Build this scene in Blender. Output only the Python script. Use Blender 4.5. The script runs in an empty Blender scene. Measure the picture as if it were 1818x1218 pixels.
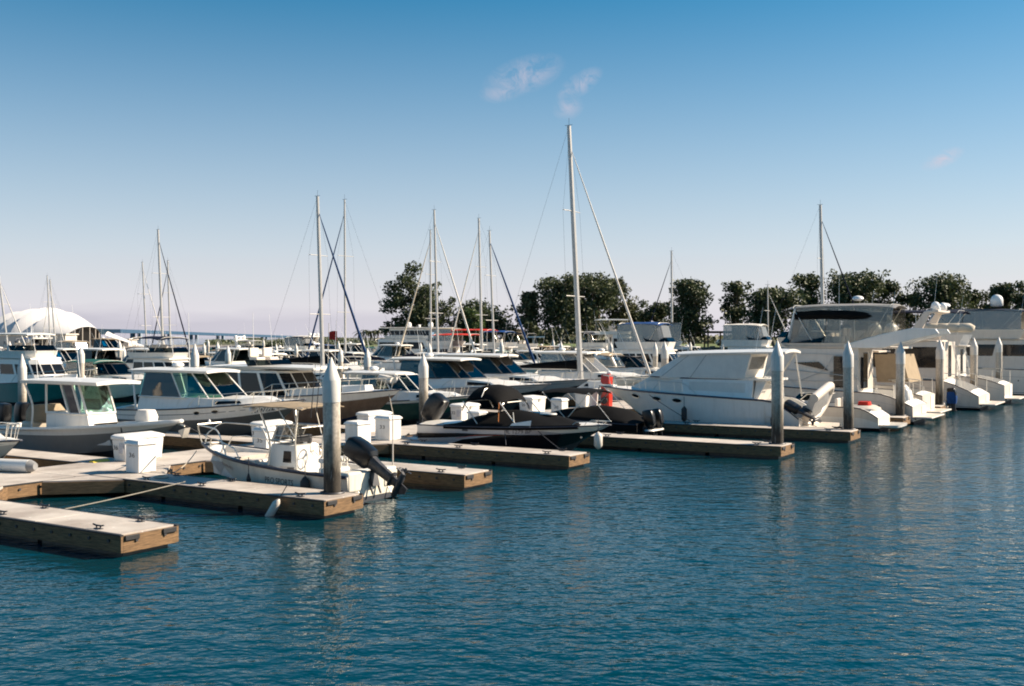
import bpy, bmesh, math, random
import numpy as np
from mathutils import Vector, Matrix
R = random.Random(7)
S = bpy.context.scene
COL = S.collection
PI = math.pi
rad = math.radians

EXPOSURE = 1.0
SKY_STRENGTH = .053; SKY_HUE = .482; SKY_SAT = 1.6; SKY_TINT = (.92, 1, 1.02, 1)
HORIZON = (7.9, 7.5, 8.5, 1); BANK = (5.6, 5.4, 6.1, 1); CLOUDCOL = (6.5, 5.8, 6.6, 1)
def _c(px, py): return math.atan((px-909)/1900), math.atan((598-py)/1900)
CLOUDS = [(*_c(930, 135), .042, .018, .3, .6), (*_c(888, 165), .022, .010, .1, .45), (*_c(1028, 152), .026, .011, .55, .65), (*_c(1008, 192), .016, .012, .2, .45), (*_c(1672, 305), .02, .008, .35, .8)]
WATER_COL = (.0007, .031, .045, 1)
WAVES = [(.35, 14, .5, .06, 2), (1.3, -10, .6, .055, 2), (3.6, 8, .7, .046, 2), (9., -5, .8, .012, 2)]
# ------------------------------------------------------------------ layout frame
# u runs along the walkways (right and away), v runs along the fingers (left and away)
UX, UY = 0.534, 0.8455
VX, VY = -0.8455, 0.534
CAMH = 4.35
F = 1900.0
def W(u, v, z=0.0):
    return Vector((u*UX + v*VX, u*UY + v*VY, z))
def toward(px, d):                # a bearing seen in the photo, at a distance d
    return (px-909)/F*d, d
def height(py, d):
    return CAMH - (py-598)/F*d
ROT_OUT = math.atan2(-VY, -VX)    # bow towards -v
ROT_IN = math.atan2(VY, VX)       # bow towards +v

# ------------------------------------------------------------------ materials
def nodemat(name):
    m = bpy.data.materials.new(name); m.use_nodes = True
    nt = m.node_tree
    return m, nt, nt.nodes, nt.links, nt.nodes['Principled BSDF']
def mat(name, col, rough=.5, metal=0., var=.12, vscale=3., bump=0., bscale=60., coat=0., stretch=(1, 1, 1), streak=0., spec=.5):
    m, nt, N, Lk, P = nodemat(name)
    P.inputs['Roughness'].default_value = rough
    P.inputs['Metallic'].default_value = metal
    P.inputs['Specular IOR Level'].default_value = spec
    if coat:
        P.inputs['Coat Weight'].default_value = coat; P.inputs['Coat Roughness'].default_value = .08
    tc = N.new('ShaderNodeTexCoord'); mp = N.new('ShaderNodeMapping')
    mp.inputs['Scale'].default_value = stretch
    Lk.new(tc.outputs['Object'], mp.inputs['Vector'])
    nz = N.new('ShaderNodeTexNoise'); nz.inputs['Scale'].default_value = vscale
    nz.inputs['Detail'].default_value = 5; nz.inputs['Roughness'].default_value = .65
    Lk.new(mp.outputs['Vector'], nz.inputs['Vector'])
    cr = N.new('ShaderNodeValToRGB')
    lo = [c*(1-var) for c in col[:3]]; hi = [min(1, c*(1+var)) for c in col[:3]]
    cr.color_ramp.elements[0].position = .3; cr.color_ramp.elements[1].position = .7
    cr.color_ramp.elements[0].color = (*lo, 1); cr.color_ramp.elements[1].color = (*hi, 1)
    Lk.new(nz.outputs['Fac'], cr.inputs['Fac'])
    out = cr.outputs['Color']
    if streak:
        mp2 = N.new('ShaderNodeMapping'); mp2.inputs['Scale'].default_value = (2.2, 2.2, .25)
        Lk.new(tc.outputs['Object'], mp2.inputs['Vector'])
        n2 = N.new('ShaderNodeTexNoise'); n2.inputs['Scale'].default_value = 3.; n2.inputs['Detail'].default_value = 4
        Lk.new(mp2.outputs['Vector'], n2.inputs['Vector'])
        r2 = N.new('ShaderNodeMapRange'); r2.inputs['From Min'].default_value = .52; r2.inputs['From Max'].default_value = .8
        r2.inputs['To Max'].default_value = streak
        Lk.new(n2.outputs['Fac'], r2.inputs['Value'])
        mx = N.new('ShaderNodeMix'); mx.data_type = 'RGBA'
        mx.inputs[7].default_value = (.28, .22, .15, 1)
        Lk.new(r2.outputs['Result'], mx.inputs[0]); Lk.new(out, mx.inputs[6]); out = mx.outputs[2]
    Lk.new(out, P.inputs['Base Color'])
    if bump:
        bz = N.new('ShaderNodeTexNoise'); bz.inputs['Scale'].default_value = bscale; bz.inputs['Detail'].default_value = 4
        Lk.new(mp.outputs['Vector'], bz.inputs['Vector'])
        bp = N.new('ShaderNodeBump'); bp.inputs['Strength'].default_value = bump; bp.inputs['Distance'].default_value = .02
        Lk.new(bz.outputs['Fac'], bp.inputs['Height']); Lk.new(bp.outputs['Normal'], P.inputs['Normal'])
    return m
def glassmat(name, tint, gloss=.06, rough=.03, body=0., bodycol=(.5, .5, .5)):
    m, nt, N, Lk, P = nodemat(name)
    N.remove(P)
    out = N['Material Output']
    tr = N.new('ShaderNodeBsdfTransparent'); tr.inputs['Color'].default_value = (*tint, 1)
    gl = N.new('ShaderNodeBsdfGlossy'); gl.inputs['Roughness'].default_value = rough
    fr = N.new('ShaderNodeFresnel'); fr.inputs['IOR'].default_value = 1.5
    nz = N.new('ShaderNodeTexNoise'); nz.inputs['Scale'].default_value = 2.2
    bp = N.new('ShaderNodeBump'); bp.inputs['Strength'].default_value = .12; bp.inputs['Distance'].default_value = .1
    Lk.new(nz.outputs['Fac'], bp.inputs['Height']); Lk.new(bp.outputs['Normal'], gl.inputs['Normal'])
    ad = N.new('ShaderNodeMath'); ad.operation = 'ADD'; ad.inputs[1].default_value = gloss; ad.use_clamp = True
    Lk.new(fr.outputs['Fac'], ad.inputs[0])
    mx = N.new('ShaderNodeMixShader'); Lk.new(ad.outputs[0], mx.inputs[0])
    first = tr.outputs[0]
    if body:
        df = N.new('ShaderNodeBsdfDiffuse'); df.inputs['Color'].default_value = (*bodycol, 1)
        m2 = N.new('ShaderNodeMixShader'); m2.inputs[0].default_value = body
        Lk.new(tr.outputs[0], m2.inputs[1]); Lk.new(df.outputs[0], m2.inputs[2]); first = m2.outputs[0]
    Lk.new(first, mx.inputs[1]); Lk.new(gl.outputs[0], mx.inputs[2]); Lk.new(mx.outputs[0], out.inputs['Surface'])
    return m
M = {}
M['white'] = mat('white gelcoat', (.80, .765, .705), .28, var=.03, coat=.3, streak=.18)
M['cream'] = mat('cream gelcoat', (.74, .69, .58), .32, var=.04, coat=.2, streak=.3)
M['offwhite'] = mat('offwhite gelcoat', (.68, .61, .53), .35, var=.04, streak=.2)
M['deck'] = mat('nonskid deck', (.72, .70, .66), .6, var=.05, bump=.2, bscale=120)
M['dkgrey'] = mat('dark grey hull shade and louvres', (.11, .107, .10), .3, var=.06, coat=.3)  # on the express, shade of the flared lower hull put into the colour
M['warmgrey'] = mat('warm grey hull shade', (.23, .22, .205), .3, var=.06, coat=.3)  # hull side below the rail painted as dark as its shade
M['grey'] = mat('grey gelcoat', (.30, .30, .29), .3, var=.06, coat=.3)
M['midgrey'] = mat('pale grey gelcoat', (.45, .44, .42), .3, var=.05, coat=.3, streak=.15)
M['silver'] = mat('silver gelcoat', (.42, .435, .465), .28, metal=.25, var=.04, coat=.4)
M['black'] = mat('black gelcoat', (.008, .008, .01), .2, var=.1, coat=.15, spec=.4)
M['navy'] = mat('navy gelcoat', (.015, .025, .06), .2, var=.1, coat=.4)
M['rust'] = mat('weathered brown hull', (.17, .11, .075), .4, var=.25, streak=.3)
M['green'] = mat('dark green gelcoat', (.035, .085, .065), .25, var=.1, coat=.3)
M['teal'] = mat('teal gelcoat', (.02, .17, .15), .3, var=.1, coat=.3)
M['bottom'] = mat('antifouling paint', (.03, .035, .045), .7, var=.3)
M['c_black'] = mat('black canvas', (.005, .005, .0055), .85, var=.25, bump=.3, bscale=9, spec=.12)
M['c_navy'] = mat('navy canvas', (.006, .01, .026), .85, var=.2, bump=.3, bscale=9, spec=.12)
M['c_blue'] = mat('blue canvas', (.02, .07, .22), .85, var=.2, bump=.3, bscale=9, spec=.12)
M['c_tan'] = mat('tan canvas', (.33, .26, .18), .9, var=.12, bump=.3, bscale=8, spec=.12)
M['c_white'] = mat('white canvas', (.71, .665, .60), .85, var=.06, bump=.35, bscale=6, spec=.12)
M['c_grey'] = mat('grey canvas', (.25, .25, .25), .88, var=.12, bump=.3, bscale=8, spec=.12)
M['c_sail'] = mat('blue sail cover cloth', (.018, .05, .13), .85, var=.2, bump=.3, bscale=9, spec=.12)
M['c_teal'] = mat('green canvas', (.02, .10, .09), .88, var=.15, bump=.3, bscale=8, spec=.12)
M['c_red'] = mat('red canvas', (.50, .04, .03), .85, var=.15, bump=.3, bscale=8, spec=.12)
M['c_cream'] = mat('cream canvas', (.62, .55, .44), .88, var=.1, bump=.3, bscale=8, spec=.12)
M['steel'] = mat('stainless tube', (.74, .70, .62), .34, metal=.55, var=.05)
M['alu'] = mat('mast aluminium', (.52, .50, .47), .42, metal=.35, var=.08)
M['dkmetal'] = mat('dark cast metal', (.06, .06, .065), .5, metal=.4, var=.2)
M['rubber'] = mat('black rubber', (.02, .02, .022), .6, var=.2)
M['rubrail'] = mat('navy rubber rail', (.03, .035, .055), .5, var=.2)
M['dark'] = mat('dark interior', (.012, .012, .014), .5, var=.2)
M['cowl'] = mat('outboard cowl paint', (.008, .0085, .01), .3, var=.2, coat=.1, spec=.35)
M['cowlgrey'] = mat('weathered outboard leg', (.045, .045, .05), .45, var=.6, vscale=9, metal=.2)
M['rope'] = mat('pale rope', (.45, .40, .32), .9, var=.2, bump=.4, bscale=80)
M['ropedk'] = mat('dark rope', (.05, .05, .055), .9, var=.2)
M['teak'] = mat('teak', (.30, .18, .09), .6, var=.25, stretch=(1, 12, 12))
M['ink'] = mat('dark vinyl lettering', (.03, .03, .035), .5, var=.1)
M['fadedink'] = mat('faded red lettering', (.36, .2, .16), .6, var=.2)
M['notice'] = mat('printed notice', (.5, .5, .52), .6, var=.35, vscale=40)
M['plastic'] = mat('white dock box plastic', (.78, .76, .72), .45, var=.04, streak=.22)
M['cap'] = mat('weathered pile cap plastic', (.62, .595, .55), .5, var=.08, streak=.4)
M['redpaint'] = mat('red painted steel', (.50, .035, .02), .35, var=.1)
M['orange'] = mat('orange strap', (.6, .2, .05), .6)
M['yellow'] = mat('yellow cable cover', (.7, .5, .05), .5)
M['wood'] = mat('timber waler', (.185, .108, .05), .8, var=.6, vscale=3.5, stretch=(1, 1, 14), bump=.3, bscale=20)
M['tan'] = mat('tan hull', (.50, .44, .35), .35, var=.05, streak=.2)
M['tint'] = glassmat('tinted boat glass', (.16, .19, .19), .0)
M['green_glass'] = glassmat('green boat glass', (.62, .82, .74), .03)
M['blue_glass'] = glassmat('blue grey boat glass', (.34, .38, .37), .03)
M['vinyl'] = glassmat('clear vinyl curtain', (.62, .63, .60), .05, .08, .28, (.6, .58, .54))
M['clear'] = glassmat('clear bridge curtain', (.80, .80, .77), .03, .06, .07, (.6, .58, .54))
M['port'] = mat('dark window glass', (.008, .009, .011), .08, var=.2, spec=.32)
M['rad'] = mat('white radome', (.82, .81, .79), .3, var=.02)

def dock_concrete():
    m, nt, N, Lk, P = nodemat('dock concrete')
    tc = N.new('ShaderNodeTexCoord')
    n1 = N.new('ShaderNodeTexNoise'); n1.inputs['Scale'].default_value = .9; n1.inputs['Detail'].default_value = 6
    n2 = N.new('ShaderNodeTexNoise'); n2.inputs['Scale'].default_value = 45; n2.inputs['Detail'].default_value = 3
    for n in (n1, n2): Lk.new(tc.outputs['Object'], n.inputs['Vector'])
    cr = N.new('ShaderNodeValToRGB')
    cr.color_ramp.elements[0].position = .32; cr.color_ramp.elements[0].color = (.40, .345, .30, 1)
    cr.color_ramp.elements[1].position = .62; cr.color_ramp.elements[1].color = (.63, .57, .505, 1)
    Lk.new(n1.outputs['Fac'], cr.inputs['Fac'])
    mx = N.new('ShaderNodeMix'); mx.data_type = 'RGBA'; mx.blend_type = 'MULTIPLY'; mx.inputs[0].default_value = .35
    Lk.new(cr.outputs['Color'], mx.inputs[6]); Lk.new(n2.outputs['Color'], mx.inputs[7])
    n5 = N.new('ShaderNodeTexNoise'); n5.inputs['Scale'].default_value = 2.6; n5.inputs['Detail'].default_value = 7; n5.inputs['Roughness'].default_value = .75; Lk.new(tc.outputs['Object'], n5.inputs['Vector'])
    r5 = N.new('ShaderNodeMapRange'); r5.inputs['From Min'].default_value = .56; r5.inputs['From Max'].default_value = .72; r5.inputs['To Max'].default_value = .5; Lk.new(n5.outputs['Fac'], r5.inputs['Value'])
    x5 = N.new('ShaderNodeMix'); x5.data_type = 'RGBA'; x5.inputs[7].default_value = (.2, .165, .13, 1); Lk.new(r5.outputs[0], x5.inputs[0]); Lk.new(mx.outputs[2], x5.inputs[6])
    n6 = N.new('ShaderNodeTexVoronoi'); n6.inputs['Scale'].default_value = 3.2; Lk.new(tc.outputs['Object'], n6.inputs['Vector'])
    r6 = N.new('ShaderNodeMapRange'); r6.inputs['From Min'].default_value = .11; r6.inputs['From Max'].default_value = .07; r6.inputs['To Max'].default_value = .7; Lk.new(n6.outputs['Distance'], r6.inputs['Value'])
    x6 = N.new('ShaderNodeMix'); x6.data_type = 'RGBA'; x6.inputs[7].default_value = (.74, .73, .7, 1); Lk.new(r6.outputs[0], x6.inputs[0]); Lk.new(x5.outputs[2], x6.inputs[6])
    Lk.new(x6.outputs[2], P.inputs['Base Color']); P.inputs['Roughness'].default_value = .85
    bp = N.new('ShaderNodeBump'); bp.inputs['Strength'].default_value = .25; bp.inputs['Distance'].default_value = .01
    Lk.new(n2.outputs['Fac'], bp.inputs['Height']); Lk.new(bp.outputs['Normal'], P.inputs['Normal'])
    return m
M['concrete'] = dock_concrete()
M['float'] = mat('wet float concrete', (.05, .045, .035), .4, var=.5, vscale=4)

def pile_mat():
    m, nt, N, Lk, P = nodemat('concrete pile')
    geo = N.new('ShaderNodeNewGeometry'); sep = N.new('ShaderNodeSeparateXYZ'); Lk.new(geo.outputs['Position'], sep.inputs[0])
    n1 = N.new('ShaderNodeTexNoise'); n1.inputs['Scale'].default_value = 2.5; n1.inputs['Detail'].default_value = 6
    mp = N.new('ShaderNodeMapping'); mp.inputs['Scale'].default_value = (3, 3, .6)
    Lk.new(geo.outputs['Position'], mp.inputs['Vector']); Lk.new(mp.outputs['Vector'], n1.inputs['Vector'])
    ma = N.new('ShaderNodeMath'); ma.operation = 'MULTIPLY_ADD'; ma.inputs[1].default_value = -1.6
    Lk.new(n1.outputs['Fac'], ma.inputs[0]); Lk.new(sep.outputs['Z'], ma.inputs[2])
    mr = N.new('ShaderNodeMapRange'); mr.inputs['From Min'].default_value = .15; mr.inputs['From Max'].default_value = 1.35
    Lk.new(ma.outputs[0], mr.inputs['Value'])
    cr = N.new('ShaderNodeValToRGB')
    cr.color_ramp.elements[0].color = (.035, .028, .02, 1); cr.color_ramp.elements[1].color = (.50, .445, .375, 1)
    e = cr.color_ramp.elements.new(.55); e.color = (.27, .235, .185, 1)
    Lk.new(mr.outputs['Result'], cr.inputs['Fac'])
    n2 = N.new('ShaderNodeTexNoise'); n2.inputs['Scale'].default_value = 14; n2.inputs['Detail'].default_value = 5
    Lk.new(geo.outputs['Position'], n2.inputs['Vector'])
    mx = N.new('ShaderNodeMix'); mx.data_type = 'RGBA'; mx.blend_type = 'OVERLAY'; mx.inputs[0].default_value = .6
    Lk.new(cr.outputs['Color'], mx.inputs[6]); Lk.new(n2.outputs['Fac'], mx.inputs[7])
    n3 = N.new('ShaderNodeTexNoise'); n3.inputs['Scale'].default_value = 5; n3.inputs['Detail'].default_value = 6; n3.inputs['Roughness'].default_value = .7
    m3 = N.new('ShaderNodeMapping'); m3.inputs['Scale'].default_value = (1.6, 1.6, .16); Lk.new(geo.outputs['Position'], m3.inputs['Vector']); Lk.new(m3.outputs[0], n3.inputs['Vector'])
    r3 = N.new('ShaderNodeMapRange'); r3.inputs['From Min'].default_value = .6; r3.inputs['From Max'].default_value = .72; r3.inputs['To Max'].default_value = .55; Lk.new(n3.outputs['Fac'], r3.inputs['Value'])
    x3 = N.new('ShaderNodeMix'); x3.data_type = 'RGBA'; x3.inputs[7].default_value = (.66, .64, .6, 1); Lk.new(r3.outputs[0], x3.inputs[0]); Lk.new(mx.outputs[2], x3.inputs[6])
    r4 = N.new('ShaderNodeMapRange'); r4.inputs['From Min'].default_value = .42; r4.inputs['From Max'].default_value = .3; r4.inputs['To Max'].default_value = .6; Lk.new(n3.outputs['Fac'], r4.inputs['Value'])
    x4 = N.new('ShaderNodeMix'); x4.data_type = 'RGBA'; x4.inputs[7].default_value = (.17, .12, .075, 1); Lk.new(r4.outputs[0], x4.inputs[0]); Lk.new(x3.outputs[2], x4.inputs[6])
    Lk.new(x4.outputs[2], P.inputs['Base Color']); P.inputs['Roughness'].default_value = .8
    return m
M['pile'] = pile_mat()

def leafmat(name, dark, light):
    m, nt, N, Lk, P = nodemat(name)
    geo = N.new('ShaderNodeNewGeometry')
    nz = N.new('ShaderNodeTexNoise'); nz.inputs['Scale'].default_value = .7; nz.inputs['Detail'].default_value = 3
    Lk.new(geo.outputs['Position'], nz.inputs['Vector'])
    cr = N.new('ShaderNodeValToRGB'); cr.color_ramp.elements[0].position = .35; cr.color_ramp.elements[1].position = .68
    cr.color_ramp.elements[0].color = (*dark, 1); cr.color_ramp.elements[1].color = (*light, 1)
    Lk.new(nz.outputs['Fac'], cr.inputs['Fac']); Lk.new(cr.outputs['Color'], P.inputs['Base Color'])
    P.inputs['Roughness'].default_value = .6
    tl = N.new('ShaderNodeBsdfTranslucent'); Lk.new(cr.outputs['Color'], tl.inputs['Color'])
    mx = N.new('ShaderNodeMixShader'); mx.inputs[0].default_value = .22
    Lk.new(P.outputs[0], mx.inputs[1]); Lk.new(tl.outputs[0], mx.inputs[2]); Lk.new(mx.outputs[0], N['Material Output'].inputs['Surface'])
    return m
M['leaf'] = leafmat('dark evergreen leaves', (.028, .042, .016), (.105, .125, .048))
M['leaf2'] = leafmat('olive leaves', (.045, .055, .022), (.14, .14, .058))
M['leaf3'] = leafmat('bright green leaves', (.05, .085, .022), (.15, .20, .055))
M['bark'] = mat('bark', (.16, .115, .08), .9, var=.3, bump=.5, bscale=6)
M['bldg'] = mat('pale wall', (.55, .51, .46), .8, var=.06)
M['roofbrown'] = mat('brown shingle roof', (.16, .12, .08), .85, var=.2)
M['bridge'] = mat('blue painted bridge steel', (.025, .075, .14), .6, var=.1)
M['bridgec'] = mat('blue grey pier concrete', (.22, .27, .33), .8, var=.1)
M['membrane'] = mat('white membrane', (.66, .64, .63), .6, var=.03)

# ------------------------------------------------------------------ mesh builder
class MB:
    def __init__(s): s.v = []; s.f = []; s.m = []
    def add(s, vs, fs, mi=0):
        o = len(s.v); s.v += [tuple(p) for p in vs]
        for f in fs: s.f.append(tuple(i+o for i in f)); s.m.append(mi)
        return s
    def box(s, x0, x1, y0, y1, z0, z1, mi=0):
        return s.add([(x0,y0,z0),(x1,y0,z0),(x1,y1,z0),(x0,y1,z0),(x0,y0,z1),(x1,y0,z1),(x1,y1,z1),(x0,y1,z1)],
                     [(3,2,1,0),(4,5,6,7),(0,1,5,4),(1,2,6,5),(2,3,7,6),(3,0,4,7)], mi)
    def tube(s, pts, r, n=6, mi=0, r1=None, cap=True):
        pts = [Vector(p) for p in pts]; rings = []
        for i, p in enumerate(pts):
            a = pts[max(0, i-1)]; b = pts[min(len(pts)-1, i+1)]
            d = (b-a); d = d.normalized() if d.length > 1e-9 else Vector((0,0,1))
            up = Vector((0,0,1)) if abs(d.z) < .9 else Vector((1,0,0))
            e1 = d.cross(up).normalized(); e2 = d.cross(e1)
            rr = r if r1 is None else r+(r1-r)*i/max(1, len(pts)-1)
            rings.append([p+(e1*math.cos(2*PI*k/n)+e2*math.sin(2*PI*k/n))*rr for k in range(n)])
        vs = [q for g in rings for q in g]; fs = []
        for i in range(len(rings)-1):
            for k in range(n):
                fs.append((i*n+k, i*n+(k+1)%n, (i+1)*n+(k+1)%n, (i+1)*n+k))
        if cap: fs += [tuple(range(n))[::-1], tuple((len(rings)-1)*n+k for k in range(n))]
        return s.add(vs, fs, mi)
    def loft(s, rings, mi=0, closed=True, cap0=True, cap1=True):
        n = len(rings[0]); vs = [q for g in rings for q in g]; fs = []
        for i in range(len(rings)-1):
            for k in range(n if closed else n-1):
                fs.append((i*n+k, i*n+(k+1)%n, (i+1)*n+(k+1)%n, (i+1)*n+k))
        if closed and cap0: fs.append(tuple(range(n))[::-1])
        if closed and cap1: fs.append(tuple((len(rings)-1)*n+k for k in range(n)))
        return s.add(vs, fs, mi)
    def lathe(s, prof, n=12, mi=0, c=(0,0,0)):
        return s.loft([[(c[0]+r*math.cos(2*PI*k/n), c[1]+r*math.sin(2*PI*k/n), c[2]+z) for k in range(n)] for r, z in prof], mi)
    def sup(s, secs, n=14, e=3.2, mi=0):            # stacked rounded sections (z, cx, hx, hy)
        rings = []
        for z, cx, hx, hy in secs:
            g = []
            for k in range(n):
                a = 2*PI*k/n; c, q = math.cos(a), math.sin(a)
                g.append((cx+hx*math.copysign(abs(c)**(2/e), c), hy*math.copysign(abs(q)**(2/e), q), z))
            rings.append(g)
        return s.loft(rings, mi)
    def prism(s, poly, z0, z1, mi=0):
        n = len(poly)
        return s.loft([[(x, y, z0) for x, y in poly], [(x, y, z1) for x, y in poly]], mi)
    def side(s, poly, y0, y1, mi=0):                # outline in x,z with a width in y
        return s.loft([[(x, y0, z) for x, z in poly], [(x, y1, z) for x, z in poly]], mi)
    def xf(s, mt):
        s.v = [tuple(mt @ Vector(p)) for p in s.v]; return s
    def arr(s, mb, mt=None):
        vs = mb.v if mt is None else [tuple(mt @ Vector(p)) for p in mb.v]
        o = len(s.v); s.v += vs; s.f += [tuple(i+o for i in f) for f in mb.f]; s.m += mb.m
        return s
def build(name, mb, mats, parent=None, loc=None, rot=None, smooth=40, bevel=0., normals=True):
    me = bpy.data.meshes.new(name)
    me.from_pydata(mb.v, [], mb.f)
    if not isinstance(mats, (list, tuple)): mats = [mats]
    for m in mats: me.materials.append(M[m] if isinstance(m, str) else m)
    if len(mats) > 1: me.polygons.foreach_set('material_index', mb.m)
    if normals or smooth:
        bm = bmesh.new(); bm.from_mesh(me)
        if normals: bmesh.ops.recalc_face_normals(bm, faces=bm.faces)
        if smooth:
            lim = rad(smooth)
            for f in bm.faces: f.smooth = True
            for e in bm.edges:
                if len(e.link_faces) != 2 or e.calc_face_angle(0) > lim: e.smooth = False
        bm.to_mesh(me); bm.free()
    o = bpy.data.objects.new(name, me); COL.objects.link(o)
    if parent is not None: o.parent = parent
    if loc is not None: o.location = loc
    if rot is not None: o.rotation_euler = rot
    if bevel:
        b = o.modifiers.new('bevel', 'BEVEL'); b.width = bevel; b.segments = 2; b.limit_method = 'ANGLE'
    return o
def build_each(name, mb, mats, parent=None, **k):
    # every separate piece becomes a part of its own
    n = len(mb.v); par = list(range(n))
    def fd(a):
        while par[a] != a: par[a] = par[par[a]]; a = par[a]
        return a
    for f in mb.f:
        for i in f[1:]: par[fd(i)] = fd(f[0])
    grp = {}
    for f, m in zip(mb.f, mb.m): grp.setdefault(fd(f[0]), []).append((f, m))
    o = None
    for g in grp.values():
        ids = sorted({i for f, m in g for i in f}); mp = {a: b for b, a in enumerate(ids)}
        q = MB(); q.v = [mb.v[i] for i in ids]; q.f = [tuple(mp[i] for i in f) for f, m in g]; q.m = [m for f, m in g]
        o = build(name, q, mats, parent, **k)
    return o
def tag(o, label=None, cat=None, group=None, kind=None):
    if label: o['label'] = label
    if cat: o['category'] = cat
    if group: o['group'] = group
    if kind: o['kind'] = kind
    return o
def thing(name, label, cat, loc, rz=0., group=None):
    o = bpy.data.objects.new(name, None); COL.objects.link(o); o.empty_display_size = .3
    o.location = loc; o.rotation_euler = (0, 0, rz)
    return tag(o, label, cat, group)
def text_mesh(s, shear=0.):
    cu = bpy.data.curves.new('lettering', 'FONT'); cu.body = s; cu.shear = shear; cu.resolution_u = 3
    o = bpy.data.objects.new('lettering', cu); COL.objects.link(o)
    bpy.context.view_layer.update()
    me = bpy.data.meshes.new_from_object(o.evaluated_get(bpy.context.evaluated_depsgraph_get()))
    vs = [tuple(v.co) for v in me.vertices]; fs = [tuple(p.vertices) for p in me.polygons]
    bpy.data.objects.remove(o); bpy.data.curves.remove(cu); bpy.data.meshes.remove(me)
    x0 = min(v[0] for v in vs); x1 = max(v[0] for v in vs); y0 = min(v[1] for v in vs); y1 = max(v[1] for v in vs)
    return [((v[0]-x0)/(x1-x0), (v[1]-y0)/(y1-y0)) for v in vs], fs
def rpath(pts, k=4):                                # rounded polyline
    pts = [Vector(p) for p in pts]; out = [pts[0]]
    for i in range(1, len(pts)-1):
        a, b, c = pts[i-1], pts[i], pts[i+1]
        l = min((b-a).length, (c-b).length)*.35
        p0 = b+(a-b).normalized()*l; p1 = b+(c-b).normalized()*l
        for j in range(k+1):
            t = j/k; out.append(p0*(1-t)**2+b*2*t*(1-t)+p1*t*t)
    return out+[pts[-1]]
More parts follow.
